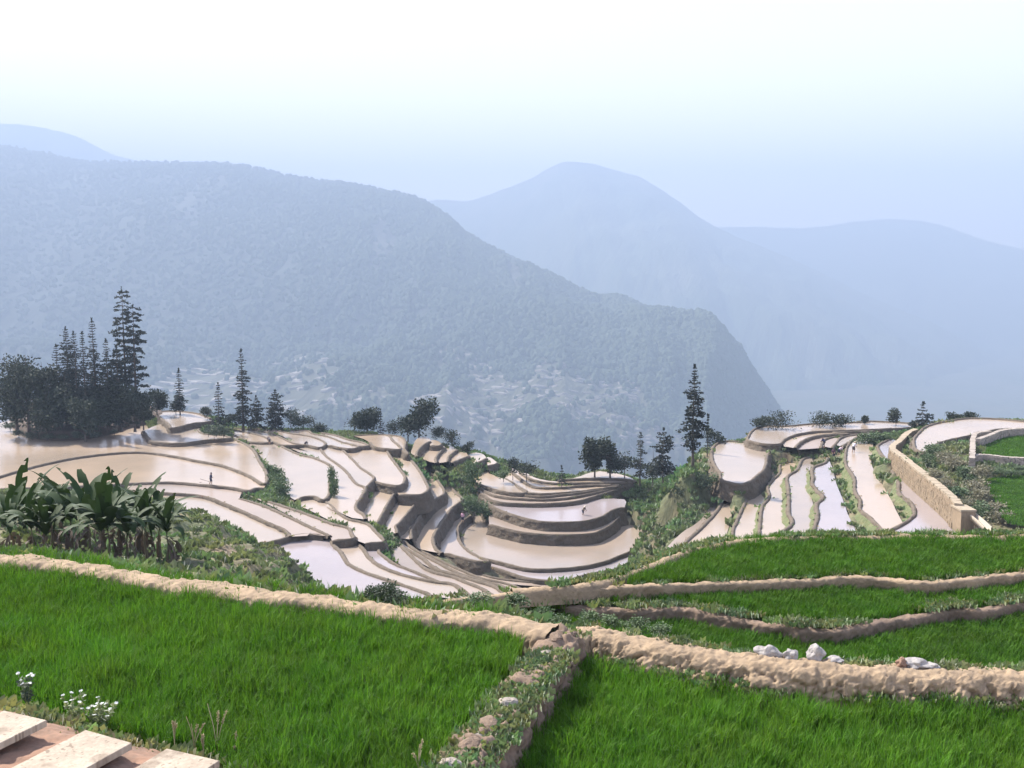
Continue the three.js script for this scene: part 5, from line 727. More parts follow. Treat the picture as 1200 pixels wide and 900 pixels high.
const BROAD_LABEL = (i) => i === 0 ? ['big round broadleaf tree at the outer end of the mound grove'] : i < 12 ? ['dark leafy tree packed under the firs of the mound grove', 'leafy trees in the mound grove'] : i === 12 ? ['small round tree just outside the mound grove'] : i < 14 ? ['small bush at the foot of the slim lone fir'] : i === 14 ? ['low spreading shrub beside the uppermost small pond'] : i < 19 ? ['leafy bush along the plateau rim near the tall slender fir', 'bushes near the tall slender fir'] : i === 23 ? ['dark dense broadleaf tree standing out above the hazy rim bushes'] : i < 27 ? ['hazy bush on the plateau rim around the dark broadleaf tree', 'hazy rim bushes'] : i === 27 ? ['smaller of two round bushes at the end of the scalloped small terraces'] : i === 28 ? ['larger of two round bushes at the end of the scalloped small terraces'] : i < 33 ? ['rounded dark tree in the clump behind the curved low terraces', 'rounded trees of the clump'] : i === 33 ? ['low bush behind the tall knoll fir'] : i < 36 ? ['broad dark bush on the far rim of the pale fields, beside the pond', 'bushes on the far rim'] : i < 38 ? ['flat topped dark bush on the far rim behind the long pale field', 'flat bushes on the far rim'] : i === 38 ? ['tiny bush on the far rim'] : i === 39 ? ['dark oval bush on the far rim behind the long pale field'] : ['faint low bush behind the rim of the field above the stone wall', 'faint rim bushes'];
seed = 401;
BROADS.forEach(([x, y, z, h, w], i) => { const [lab, grp] = BROAD_LABEL(i); tree(h > 4 ? 'broadleaf_tree' : 'rim_bush', lab, h > 4 ? 'tree' : 'bush', grp, x, y, z, h, w, broad(h, w, i < 12 ? 0.02 : h > 5 ? 0.06 : 0.03, i < 12 ? 84 : h > 5 ? 70 : 26, 44, clamp(h * 0.07, 0.28, 0.55)), i % 2 ? M.broad : M.broadB, clamp(h * 0.025, 0.05, 0.3)); });
const BUSH_LABEL = (i) => i < 8 ? ['low dark bush along the foot of the earth mound under the grove', 'bushes at the mound foot'] : (i -= 8) < 4 ? ['grey green bush growing down the bank below the big mound pond', 'bushes on the pond bank'] : i < 6 ? ['narrow upright bush at the corner of the pale terrace', 'narrow bushes by the pale terrace'] : i < 9 ? ['dark low bush on the bank beside the two small ponds', 'dark bushes by the small ponds'] : i === 9 ? ['tufted palm-like shrub on the steep bank below the scalloped terraces'] : i < 13 ? ['bright green bush hanging over the dark bank of the big pool', 'bushes over the big pool'] : i === 13 ? ['small bush in the pale terrace under the scalloped steps'] : i < 16 ? ['green bush on the steep end of the lilac strip terrace', 'bushes at the strip terrace end'] : i < 19 ? ['low olive bush between the pale fields near the workers', 'olive bushes between pale fields'] : i < 25 ? ['dark green bush on the weedy slope below the tall knoll fir', 'bushes on the knoll slope'] : ['scrubby bush on the rough ground above the stone wall', 'scrub above the stone wall'];
seed = 501;
const bushKinds = [0, 1, 2, 3].map(() => broad(2, 2.6, 0, 20, 40, 0.26));
BUSHES.forEach(([x, y, z, h, w], i) => { const [lab, grp] = BUSH_LABEL(i), g = new THREE.Group(); g.position.set(x, Math.min(y, 1e9), z); g.rotation.y = rr(0, 6); const m = part(g, 'foliage', bushKinds[i % 4].crown, i < 8 || i > 13 && i < 17 || i === 28 || i === 27 ? M.bushD : i > 32 && i % 3 ? M.scrub : M.bush); m.scale.set(w / 2.6, h / 2, w / 2.6); const st = part(g, 'stem', new THREE.CylinderGeometry(0.03, 0.06, 1.2, 6).translate(0, 0, 0), M.bark); st.position.y = -0.1; thing(g, 'bush', lab, 'bush', grp); });
CABBAGES.forEach(([x, y, z, h, w], i) => { const g = new THREE.Group(); g.position.set(x, y, z); g.rotation.y = rr(0, 6); part(g, 'foliage', bushKinds[i % 4].crown, M.bush).scale.set(w / 2.6, h / 2, w / 2.6); part(g, 'stem', new THREE.CylinderGeometry(0.03, 0.05, 0.7, 6), M.bark); thing(g, 'vegetable_plant', 'blue green leafy vegetable in the row between the two small rice fields', 'vegetable', 'vegetables between the rice fields'); });
// ------------------------------------------------------------------ banana plants
function bananaLeaf(L, W, rise, droop) {
  const n = 14, pos = [], idx = []; let x = 0, y = 0, a = rise; const d = L / n;
  for (let i = 0; i <= n; i++) {
    const t = i / n, w = W * Math.pow(Math.sin(Math.PI * Math.min(1, 0.06 + t * 0.93)), 0.6) * (t < 0.1 ? 0.15 : 1), tear = () => rr(0.72, 1.08), fold = 0.35;
    pos.push(x - Math.sin(a) * w * fold * 0.6, y + w * fold * 0.4, -w * tear(), x, y, 0, x - Math.sin(a) * w * fold * 0.6, y + w * fold * 0.4, w * tear());
    x += Math.cos(a) * d; y += Math.sin(a) * d; a -= droop / n * (0.5 + t);
  }
  for (let i = 0; i < n; i++) { const k = i * 3; for (const s of [0, 1]) { if (i > 2 && rnd() < 0.1) continue; idx.push(k + s, k + s + 1, k + s + 3, k + s + 3, k + s + 1, k + s + 4); } }
  return geoFrom(pos, idx);
}
seed = 601;
const bLeaves = []; for (let k = 0; k < 10; k++) bLeaves.push(bananaLeaf(rr(1.5, 2.3), rr(0.16, 0.24), rr(0.6, 1.45), rr(0.6, 2.8)));
const bDry = [bananaLeaf(1.3, 0.12, 0.3, 3), bananaLeaf(1.2, 0.1, -0.2, 1.8)];
BANANAS.forEach(([x, y, z, h, turn], i) => {
  const g = new THREE.Group(); g.position.set(x, y, z); g.rotation.y = turn; const sh = h * rr(0.28, 0.46);
  part(g, 'stem', trunkGeo(sh * 1.08, 0.11, 0.1, 1.6), M.bananaStem);
  const n = 11 + (i % 3);
  for (let k = 0; k < n; k++) { const m = part(g, 'leaf', bLeaves[(k * 3 + i) % 10], M.banana); m.position.y = sh * (0.86 + 0.14 * k / n); m.rotation.y = k * 2.4 + rr(-0.3, 0.3); m.rotation.z = k > n - 3 ? 0.3 : 0; m.scale.setScalar(h / 3.1 * rr(0.85, 1.12)); }
  for (let k = 0; k < 4; k++) { const m = part(g, 'dry_leaf', bDry[k % 2], M.bananaDry); m.position.y = sh * rr(0.6, 0.85); m.rotation.y = rr(0, 6.3); m.rotation.z = -0.7; }
  thing(g, 'banana_plant', i === 0 ? 'banana plant with one upright leaf at the outer end of the banana row' : 'dark banana plant in the tangled row below the earth path', 'banana plant', i ? 'banana plants below the path' : undefined);
});
// ------------------------------------------------------------------ stone wall, channel and dry stone walls
function stonesOn(at, L, H0, cw, ch, dep) { // courses of uneven blocks; at(s, h) -> { p, n, t }
  const gs = [];
  for (let h = 0; h < H0; h += ch) for (let s = rr(0, cw * 0.6); s < L;) {
    const w = cw * rr(0.6, 1.4), hh = ch * rr(0.82, 0.98), q = at(Math.min(L, s + w / 2), h + ch / 2), b = new THREE.BoxGeometry(w * 0.95, hh, dep * rr(0.85, 1.25)), a = b.attributes.position;
    for (let i = 0; i < a.count; i++) { const jx = hash(i % 8, Math.round(s * 50), 3) - 0.5, jy = hash(i % 8, Math.round(s * 50), 4) - 0.5; a.setXYZ(i, a.getX(i) + jx * w * 0.1, a.getY(i) + jy * hh * 0.14, a.getZ(i)); }
    const m = new THREE.Matrix4().makeBasis(q.t, up, q.n); b.applyMatrix4(m); b.translate(q.p.x, q.p.y, q.p.z);
    const uv = b.attributes.uv; for (let i = 0; i < uv.count; i++) uv.setXY(i, s + uv.getX(i) * w, h + uv.getY(i) * hh + hash(i, Math.round(s * 9), 8) * 0.2);
    gs.push(b); s += w;
  }
  return mergeGeometries(gs);
}
function along(pts) { const c = new THREE.CatmullRomCurve3(pts.map((p) => new THREE.Vector3(...p)), false, 'centripetal'); const L = c.getLength(); return { L, at: (s) => { const u = clamp(s / L, 0, 1), p = c.getPointAt(u), t = c.getTangentAt(u); t.y = 0; t.normalize(); return { p, t, n: new THREE.Vector3(-t.z, 0, t.x) }; } }; }
seed = 701;
{
  const A = along(WALL.top), g = new THREE.Group(), foot = WALL.foot, n = 60, pos = [], uv = [], idx = [];
  const side = A.at(A.L / 2).n.x > 0 ? -1 : 1; // exposed face looks towards -x
  for (let i = 0; i <= n; i++) { const q = A.at((i / n) * A.L), N = q.n.clone().multiplyScalar(side), h = q.p.y - foot; for (const [o, y] of [[0.55, foot - 1], [0.25 + 0.0 * h, q.p.y - 0.25], [0.25, q.p.y - 0.12], [-0.45, q.p.y - 0.12], [-0.45, foot - 1]]) { pos.push(q.p.x + N.x * o, y, q.p.z + N.z * o); uv.push((i / n) * A.L, y + o); } }
  for (let i = 0; i < n; i++) for (let k = 0; k < 4; k++) { const a = i * 5 + k, b = a + 5; idx.push(a, b, a + 1, b, b + 1, a + 1); }
  part(g, 'core', geoFrom(pos, idx, uv), M.masonry);
  const st = part(g, 'masonry', stonesOn((s, h) => { const q = A.at(s), N = q.n.clone().multiplyScalar(side); return { p: q.p.clone().addScaledVector(N, 0.52 - 0.09 * h).setY(foot - 0.6 + h * (q.p.y - foot + 0.4) / 3.8), n: N, t: new THREE.Vector3(N.z, 0, -N.x) }; }, A.L, 3.75, 0.55, 0.3, 0.3), M.masonry); st.userData.kind = 'stuff';
  const cp = part(g, 'coping', stonesOn((s) => { const q = A.at(s), N = q.n.clone().multiplyScalar(side); return { p: q.p.clone().addScaledVector(N, -0.08).setY(q.p.y), n: N, t: new THREE.Vector3(N.z, 0, -N.x) }; }, A.L, 0.2, 0.8, 0.24, 0.75), M.coping); cp.userData.kind = 'stuff';
  // the squared end of the wall
  const e = A.at(A.L), ex = new THREE.BoxGeometry(1.4, 3.6, 2.2); ex.translate(e.p.x + 0.2, foot + 1.2, e.p.z + 1.0); part(g, 'end_pier', ex, M.masonry);
  part(g, 'pier_cap', new THREE.BoxGeometry(1.55, 0.18, 2.3).translate(e.p.x + 0.2, foot + 3.1, e.p.z + 1.0), M.coping);
  thing(g, 'stone_wall', 'long sunlit stone retaining wall with pale coping beside the narrow flooded strip', 'wall');
}
{
  const A = along(CHANNEL), g = new THREE.Group(), pos = [], idx = [], n = 16, pr = [[-0.4, -0.15], [-0.4, 0.35], [-0.26, 0.35], [-0.24, 0.02], [0.24, 0.02], [0.26, 0.35], [0.4, 0.35], [0.4, -0.15], [-0.4, -0.15]];
  for (let i = 0; i <= n; i++) { const q = A.at((i / n) * A.L); for (const [o, h] of pr) pos.push(q.p.x + q.n.x * o, q.p.y + h, q.p.z + q.n.z * o); }
  for (let i = 0; i < n; i++) for (let k = 0; k < 8; k++) { const a = i * 9 + k, b = a + 9; idx.push(a, b, a + 1, b, b + 1, a + 1); }
  part(g, 'trough', geoFrom(pos, idx), new THREE.MeshStandardMaterial({ color: rgb(0.4, 0.34, 0.26), roughness: 0.85, side: THREE.DoubleSide }));
  for (const u of [0.15, 0.5, 0.85]) { const q = A.at(u * A.L); part(g, 'support', new THREE.BoxGeometry(0.35, 2.4, 0.35).translate(q.p.x, q.p.y - 1.32, q.p.z), M.masonry); }
  thing(g, 'water_channel', 'pale concrete water channel slanting down from the end of the stone wall', 'channel');
}
DRY_WALLS.forEach((pts, i) => {
  const A = along(pts), g = new THREE.Group();
  const m = part(g, 'stones', stonesOn((s, h) => { const q = A.at(s); return { p: q.p.clone().setY(q.p.y - 0.75 + h), n: q.n, t: new THREE.Vector3(q.n.z, 0, -q.n.x) }; }, A.L, 1.25, 0.5, 0.27, 0.6), M.rubble); m.userData.kind = 'stuff';
  thing(g, 'dry_stone_wall', ['rough grey dry stone wall along the inner side of the upper small rice field', 'low dry stone wall along the far edge of the upper small rice field', 'low grey dry stone wall between the rice field and the vegetable row'][i], 'wall');
});
// ------------------------------------------------------------------ slabs, stones
seed = 801;
SLABS.forEach(([a, b, c], i) => {
  const A = new THREE.Vector3(...a), B = new THREE.Vector3(...b), C = new THREE.Vector3(...c), ex = B.clone().sub(A), ey = C.clone().sub(B), W = ex.length(); ex.normalize(); ey.addScaledVector(ex, -ey.dot(ex)).normalize();
  const L = 1.35, sh = new THREE.Shape([[0, 0], [W, 0], [W, L], [0, L]].map(([x, y]) => new THREE.Vector2(x + rr(-0.008, 0.008), y + rr(-0.01, 0.01))));
  const g = new THREE.ExtrudeGeometry(sh, { depth: 0.05, bevelEnabled: true, bevelSize: 0.006, bevelThickness: 0.006, bevelSegments: 2, steps: 1 }); g.translate(0, 0, -0.056);
  const q = g.attributes.position, uv = []; for (let k = 0; k < q.count; k++) uv.push(q.getX(k) + i * 3, q.getY(k)); g.setAttribute('uv', new THREE.Float32BufferAttribute(uv, 2));
  const ez = new THREE.Vector3().crossVectors(ex, ey), flip = ez.y < 0; if (flip) { ez.negate(); const ix = g.index; if (ix) { for (let k = 0; k < ix.count; k += 3) { const t = ix.getX(k); ix.setX(k, ix.getX(k + 1)); ix.setX(k + 1, t); } } else for (const n of ['position', 'uv']) { const at = g.attributes[n]; for (let k = 0; k < at.count; k += 3) for (let c = 0; c < at.itemSize; c++) { const t = at.getComponent(k, c); at.setComponent(k, c, at.getComponent(k + 1, c)); at.setComponent(k + 1, c, t); } } }
  g.applyMatrix4(new THREE.Matrix4().makeBasis(ex, ey, ez).setPosition(A)); g.computeVertexNormals();
  const m = new THREE.Mesh(g, M.slab); thing(m, 'stone_slab', ['pale stone step slab farthest up the row, cut by weeds at its tip', 'pale stone step slab in the middle of the row', 'pale stone step slab at the lower end of the row beside tall dry grass'][i], 'step slab', 'stone slabs of the path');
});
{
  const dims = [[0.17, 0.09, 0.08], [0.09, 0.09, 0.07], [0.12, 0.14, 0.08], [0.12, 0.05, 0.08], [0.07, 0.07, 0.06], [0.17, 0.06, 0.08], [0.1, 0.04, 0.07]];
  const lab = ['wide white stone lying on the cracked clay bank', 'small pointed white stone between the wide stone and the tall stone on the clay bank', 'tall pointed white stone on the clay bank', 'flat pale stone beside the tall pointed stone on the clay bank', 'brown earth clod at the end of the pinkish stone on the clay bank', 'long pinkish white stone on the clay bank apart from the white stones', 'flat small stone at the thin end of the long pinkish stone'];
  STONES.forEach(([x, y, z], i) => {
    const g = new THREE.IcosahedronGeometry(1, 5), a = g.attributes.position; const [w, h, d] = dims[i];
    for (let k = 0; k < a.count; k++) { const X = a.getX(k), Y = a.getY(k), Z = a.getZ(k), s = 1 + 0.55 * ns(X * 1.3 + i * 7, Y * 1.3, Z * 1.3) - 0.16 * Math.abs(ns(X * 2.6, Y * 2.6 + i, Z * 2.6)) + 0.05 * fbm(X * 7, Y * 7, Z * 7 + i); a.setXYZ(k, X * s * w * 0.85, Y * s * h * (1 - 0.35 * Math.abs(X) * (i === 2 ? 1.4 : 0.6)), Z * s * d); }
    g.computeVertexNormals(); const uv = []; for (let k = 0; k < a.count; k++) uv.push(a.getX(k) + i, a.getY(k) + a.getZ(k)); g.setAttribute('uv', new THREE.Float32BufferAttribute(uv, 2));
    const m = new THREE.Mesh(g, i === 4 ? M.redSoil : M.granite); m.position.set(x, y + h * 0.4, z); m.rotation.y = rr(-0.4, 0.4); thing(m, i === 4 ? 'earth_clod' : 'white_stone', lab[i], 'stone');
  });
}
// ------------------------------------------------------------------ people
function figure(joints, bones, cell, grow = 0) { // smooth union of tapered capsules
  const P = Object.values(joints), lo = new THREE.Vector3(1e9, 1e9, 1e9), hi = lo.clone().negate();
  for (const [x, y, z, r] of P) { lo.min(vv.set(x - r, y - r, z - r)); hi.max(vv.set(x + r, y + r, z + r)); }
  const c = lo.clone().add(hi).multiplyScalar(0.5), half = Math.max(hi.x - lo.x, hi.y - lo.y, hi.z - lo.z) / 2 + 0.12, N = Math.min(64, Math.ceil((2 * half) / cell));
  const mc = new MarchingCubes(N, M.petal, false, false, 60000); mc.isolation = 0;
  const a = new THREE.Vector3(), b = new THREE.Vector3(), p = new THREE.Vector3(), ab = new THREE.Vector3(), k = 0.045;
  for (let z = 0; z < N; z++) for (let y = 0; y < N; y++) for (let x = 0; x < N; x++) {
    p.set((x - N / 2) / (N / 2), (y - N / 2) / (N / 2), (z - N / 2) / (N / 2)).multiplyScalar(half).add(c);
    let d = 9;
    for (const [i, j] of bones) { const A = joints[i], B = joints[j]; a.set(A[0], A[1], A[2]); b.set(B[0], B[1], B[2]); ab.subVectors(b, a); const t = clamp(p.clone().sub(a).dot(ab) / Math.max(1e-6, ab.lengthSq()), 0, 1), e = p.distanceTo(a.addScaledVector(ab, t)) - lerp(A[3], B[3], t) - grow; const h = Math.max(k - Math.abs(d - e), 0) / k; d = Math.min(d, e) - h * h * k * 0.25; }
    mc.field[z * N * N + y * N + x] = -d;
  }
  mc.update();
  const g = new THREE.BufferGeometry(), m = mc.count; g.setAttribute('position', new THREE.BufferAttribute(mc.positionArray.slice(0, m * 3), 3)); g.setAttribute('normal', new THREE.BufferAttribute(mc.normalArray.slice(0, m * 3), 3));
  g.scale(half, half, half); g.translate(c.x, c.y, c.z); return g;
}
const POSES = [
  { hip: [0, 0.86, 0, 0.15], chest: [0.06, 1.24, 0, 0.16], neck: [0.08, 1.43, 0, 0.06], head: [0.11, 1.55, 0, 0.1], crown: [0.1, 1.6, 0, 0.1], ls: [0.06, 1.36, 0.18, 0.065], le: [0.12, 1.1, 0.24, 0.05], lw: [0.3, 0.95, 0.2, 0.035], lh: [0.37, 0.93, 0.18, 0.04], rs: [0.06, 1.36, -0.18, 0.065], re: [0.02, 1.09, -0.25, 0.05], rw: [0.16, 0.9, -0.24, 0.035], rh: [0.22, 0.85, -0.23, 0.04], lk: [0.14, 0.46, 0.1, 0.07], la: [0.06, 0.06, 0.1, 0.045], lt: [0.2, 0.02, 0.1, 0.035], rk: [0.02, 0.47, -0.1, 0.07], ra: [-0.16, 0.08, -0.1, 0.045], rt: [-0.04, 0.02, -0.1, 0.035], lhip: [0, 0.84, 0.09, 0.1], rhip: [0, 0.84, -0.09, 0.1] },
  { hip: [0, 0.82, 0, 0.15], chest: [0.34, 1.02, 0, 0.16], neck: [0.5, 1.06, 0, 0.06], head: [0.6, 1.07, 0, 0.1], crown: [0.64, 1.1, 0, 0.1], ls: [0.42, 1.02, 0.18, 0.065], le: [0.46, 0.74, 0.2, 0.05], lw: [0.56, 0.5, 0.15, 0.035], lh: [0.6, 0.42, 0.14, 0.04], rs: [0.42, 1.02, -0.18, 0.065], re: [0.5, 0.75, -0.2, 0.05], rw: [0.6, 0.52, -0.12, 0.035], rh: [0.64, 0.44, -0.1, 0.04], lk: [0.1, 0.44, 0.11, 0.07], la: [0.04, 0.06, 0.11, 0.045], lt: [0.18, 0.02, 0.11, 0.035], rk: [0.04, 0.44, -0.11, 0.07], ra: [-0.1, 0.06, -0.11, 0.045], rt: [0.04, 0.02, -0.11, 0.035], lhip: [0, 0.8, 0.09, 0.1], rhip: [0, 0.8, -0.09, 0.1] },
  { hip: [0, 0.84, 0, 0.15], chest: [0.2, 1.16, 0, 0.16], neck: [0.3, 1.32, 0, 0.06], head: [0.36, 1.42, 0, 0.1], crown: [0.37, 1.47, 0, 0.1], ls: [0.24, 1.26, 0.18, 0.065], le: [0.36, 1.0, 0.24, 0.05], lw: [0.54, 0.84, 0.16, 0.035], lh: [0.6, 0.8, 0.14, 0.04], rs: [0.24, 1.26, -0.18, 0.065], re: [0.38, 1.02, -0.22, 0.05], rw: [0.56, 0.88, -0.1, 0.035], rh: [0.62, 0.84, -0.08, 0.04], lk: [0.12, 0.45, 0.1, 0.07], la: [0.02, 0.06, 0.1, 0.045], lt: [0.16, 0.02, 0.1, 0.035], rk: [0.02, 0.45, -0.1, 0.07], ra: [-0.14, 0.06, -0.1, 0.045], rt: [0, 0.02, -0.1, 0.035], lhip: [0, 0.82, 0.09, 0.1], rhip: [0, 0.82, -0.09, 0.1] },
].map((j) => ({ j, body: figure(j, [['neck', 'head'], ['head', 'crown'], ['chest', 'neck'], ['le', 'lw'], ['lw', 'lh'], ['re', 'rw'], ['rw', 'rh'], ['lk', 'la'], ['la', 'lt'], ['rk', 'ra'], ['ra', 'rt'], ['hip', 'chest'], ['ls', 'le'], ['rs', 're'], ['ls', 'rs'], ['lhip', 'lk'], ['rhip', 'rk'], ['lhip', 'rhip']], 0.034), shirt: figure(j, [['hip', 'chest'], ['ls', 'rs'], ['ls', 'le'], ['rs', 're'], ['chest', 'ls'], ['chest', 'rs']], 0.034, 0.02), trousers: figure(j, [['lhip', 'rhip'], ['lhip', 'lk'], ['rhip', 'rk'], ['hip', 'lhip'], ['hip', 'rhip']], 0.034, 0.022) }));
const skin = new THREE.MeshStandardMaterial({ color: rgb(0.33, 0.2, 0.13), roughness: 0.7 }), cloth = (r, g, b) => new THREE.MeshStandardMaterial({ color: rgb(r, g, b), roughness: 0.95 });
const SHIRTS = [cloth(0.05, 0.05, 0.08), cloth(0.16, 0.13, 0.13), cloth(0.2, 0.16, 0.12), cloth(0.6, 0.35, 0.42), cloth(0.05, 0.05, 0.1), cloth(0.55, 0.42, 0.44), cloth(0.12, 0.06, 0.09), cloth(0.6, 0.56, 0.6), cloth(0.12, 0.1, 0.1)], TROUS = [cloth(0.04, 0.04, 0.06), cloth(0.08, 0.07, 0.07), cloth(0.03, 0.035, 0.07)];
const WHO = ['person in dark clothes walking across the wide cream paddy with a tool', 'person in grey brown shirt bending at the corner of the pale terraces', 'person in brown shirt and pale hat wading in the curved grey paddy', 'person in pink shirt standing on the narrow strip above the big pool', 'person in dark blue clothes on the grassy bund between the strip paddies', 'person in pale pink shirt bending over the strip paddy, beside the maroon shirt', 'person in maroon shirt working beside the pale pink shirt', 'person in white shirt and dark trousers stooping at the head of the wide strip paddy', 'person in dark shirt bent low in the small pale paddy of the plateau'];
PEOPLE.forEach(([x, y, z, pose, turn], i) => {
  const g = new THREE.Group(), P = POSES[pose]; g.position.set(x, y - 0.06, z); g.rotation.y = turn;
  part(g, 'body', P.body, skin); part(g, 'shirt', P.shirt, SHIRTS[i]); part(g, 'trousers', P.trousers, TROUS[i % 3]);
  const c = P.j.crown; const hat = part(g, 'hat', new THREE.LatheGeometry([[0.2, 0], [0.12, 0.05], [0.1, 0.12], [0.0, 0.15]].map(([r, h]) => new THREE.Vector2(r, h)), 14), cloth(...(i === 2 || i === 5 || i === 7 ? [0.62, 0.54, 0.42] : [0.06, 0.05, 0.05]))); hat.position.set(c[0], c[1] + 0.02, c[2]); hat.rotation.z = pose === 1 ? -0.8 : pose === 2 ? -0.4 : -0.1;
  thing(g, 'person', WHO[i], 'person');
});
{ const [x, y, z] = PEOPLE[0]; const t = new THREE.Group(); t.position.set(x, y, z); part(t, 'handle', new THREE.CylinderGeometry(0.025, 0.025, 1.7, 6).rotateZ(1.25).translate(-0.6, 0.55, 0.35), M.bark); part(t, 'blade', new THREE.BoxGeometry(0.3, 0.03, 0.2).translate(-1.4, 0.28, 0.35), M.riser); thing(t, 'hoe', 'long handled hoe carried by the person in the wide cream paddy', 'hoe'); }
// ------------------------------------------------------------------ weeds and grass
const clump = (n, h, w, sp, mat, s0) => { seed = s0; const o = []; for (let k = 0; k < n; k++) { const a = rr(0, 6.28); leaf(o, rr(-sp, sp), 0, rr(-sp, sp), h * rr(0.5, 1.1), Math.cos(a) * 0.6, 1, Math.sin(a) * 0.6); } return leafGeo(o); };
const weedA = clump(16, 0.5, 0, 0.3, 0, 5), weedB = clump(22, 0.34, 0, 0.42, 0, 6);
{
  seed = 901; const list = [], near = [], c = new THREE.Color();
  for (let n = 0; n < 70000; n++) { // rough ground between the fields
    const q = Math.sqrt(lerp(17 * 17, 215 * 215, rnd())), x = rr(-0.58, 0.58) * q, z = -q;
    if (q < 100 && x > -0.12 * q && (q < 26 || rnd() < 0.6)) continue;
    if (q >= 100 && q < 146 && x > -0.125 * q && x < 0.11 * q) continue;
    if (q > 98 && x > 0.19 * q && x < 0.43 * q && rnd() < 0.75) continue;
    if (sheetAt(x, z) < 1e6) continue;
    const y = groundY(x, z); if (y < 2.5 && q > 150) continue;
    if (fbm(x * 0.12, z * 0.12, 30) < (q < 100 ? -0.35 : -0.26)) continue;
    list.push([x, y - 0.04, z, rr(0.6, 1.6) * clamp(q / 70, 0.5, 1.25) * (q > 55 && q < 112 ? 0.62 : 1), rr(0, 6.3)]);
  }
  stuff(instanced(weedA, M.weed, list, (l) => { const k = rnd(), d = 0.5 + fbm(l[0] * 0.1, l[2] * 0.1, 40); return c.setRGB(lerp(0.34, 1.15, k * d), lerp(0.38, 0.95, k), lerp(0.3, 0.8, k)); }), 'slope_weeds', 'rough green weeds and grass over the earth slopes between terraces', 'weeds');
  seed = 911; const bl = []; // grass along the lips of the terraces
  for (const p of PADDIES) for (const q of p.bund) if (rnd() < (p.g ? 0.6 : 0.25) && fbm(q.x * 0.12, q.z * 0.12, 50) > (p.g ? -0.3 : 0)) bl.push([q.x + rr(-0.3, 0.3), p.y + 0.08, q.z + rr(-0.3, 0.3), rr(0.2, 0.5), rr(0, 6.3)]);
  stuff(instanced(weedB, M.weed, bl, () => c.setRGB(rr(0.6, 1.5), rr(0.6, 1.1), rr(0.5, 1))), 'bund_grass', 'short grass growing along the muddy terrace lips', 'grass');
  seed = 921; const w = [];
  const side = (L, from, to, n, s0, s1, dy) => { for (let k = 0; k < n; k++) { const i = Math.floor(rnd() * (L.length - 1)), a = L[i], b = L[i + 1], tx = b.x - a.x, tz = b.z - a.z, l = Math.hypot(tx, tz), o = rr(from, to); if (fbm(a.x * 0.8, a.z * 0.8, 60) < -0.1) continue; w.push([a.x - (tz / l) * o, a.y + dy * Math.abs(o), a.z + (tx / l) * o, rr(s0, s1), rr(0, 6.3)]); } };
  side(pathLine, -1.6, -0.25, 1500, 0.25, 0.7, -0.55); side(wiggleLine, -0.25, 0, 300, 0.2, 0.42, -0.1); side(rimLine, -0.3, -0.05, 300, 0.2, 0.4, -0.1); side(divideLine, -0.27, 0.18, 420, 0.1, 0.3, -0.15); side(fiveLine, -0.3, -0.1, 160, 0.15, 0.35, -0.1); side(rightLine, 0.22, 0.32, 150, 0.08, 0.24, -0.9); side(rightLine, -0.3, -0.12, 120, 0.1, 0.26, -0.2); side(pathLine, 0.16, 0.27, 160, 0.08, 0.2, -0.6);
  stuff(instanced(weedB, M.weed, w, () => { const k = rr(0.45, 1.0); return c.setRGB(k * rr(0.6, 1.15), k, k * rr(0.6, 1)); }), 'bank_weeds', 'small weeds along the foreground earth banks', 'weeds');
}

// ------------------------------------------------------------------ soil beside the steps, shrubs, flowers, dry grass, clods
{
  const L = smooth(SOIL_EDGE, 0.05), pr = [[-0.25, -0.25], [0, -0.05], [0.12, 0.1], [0.35, 0.26], [0.7, 0.41], [1.0, 0.46], [1.6, 0.49], [2.4, 0.53], [4, 0.58]], pos = [], uv = [], idx = [], K = 90;
  L.forEach((p, i) => {
    const a = L[Math.max(0, i - 1)], b = L[Math.min(L.length - 1, i + 1)], l = Math.hypot(b.x - a.x, b.z - a.z), nx = -(b.z - a.z) / l, nz = (b.x - a.x) / l;
    for (let k = 0; k <= K; k++) { const d = -0.25 + 4.25 * Math.pow(k / K, 1.3); let j = 1; while (j < pr.length - 1 && pr[j][0] < d) j++; const t = (d - pr[j - 1][0]) / (pr[j][0] - pr[j - 1][0]), x = p.x + nx * d, z = p.z + nz * d; pos.push(x, p.y + lerp(pr[j - 1][1], pr[j][1], t) + 0.05 * fbm(x * 3, z * 3, 1) + 0.035 * fbm(x * 14, z * 14, 2, 3), z); uv.push(x, z); }
    if (i) for (let k = 0; k < K; k++) { const q = (i - 1) * (K + 1) + k, w = q + K + 1; idx.push(q, q + 1, w, w, q + 1, w + 1); }
  });
  structure(new THREE.Mesh(geoFrom(pos, idx, uv), M.redSoil), 'soil_path');
  seed = 951; const w = [], c = new THREE.Color();
  for (let k = 0; k < 420; k++) { const p = L[Math.floor(rnd() * L.length)], o = rr(-0.05, 0.45); w.push([p.x - 0.3 * o, p.y + 0.02 + 0.55 * o, p.z + o * 0.9, rr(0.12, 0.34), rr(0, 6.3)]); }
  for (let k = 0; k < 60; k++) { const p = L[Math.floor(rnd() * L.length)], o = rr(0.6, 1.5); w.push([p.x - 0.3 * o, p.y + 0.36, p.z + o * 0.9, rr(0.08, 0.16), rr(0, 6.3)]); }
  stuff(instanced(weedB, M.weed, w, () => { const k = rr(0.5, 1.2); return c.setRGB(k * rr(0.7, 1.3), k, k * rr(0.7, 1.1)); }), 'path_weeds', 'short dry weeds on the soil edge beside the step slabs', 'weeds');
}
seed = 961;
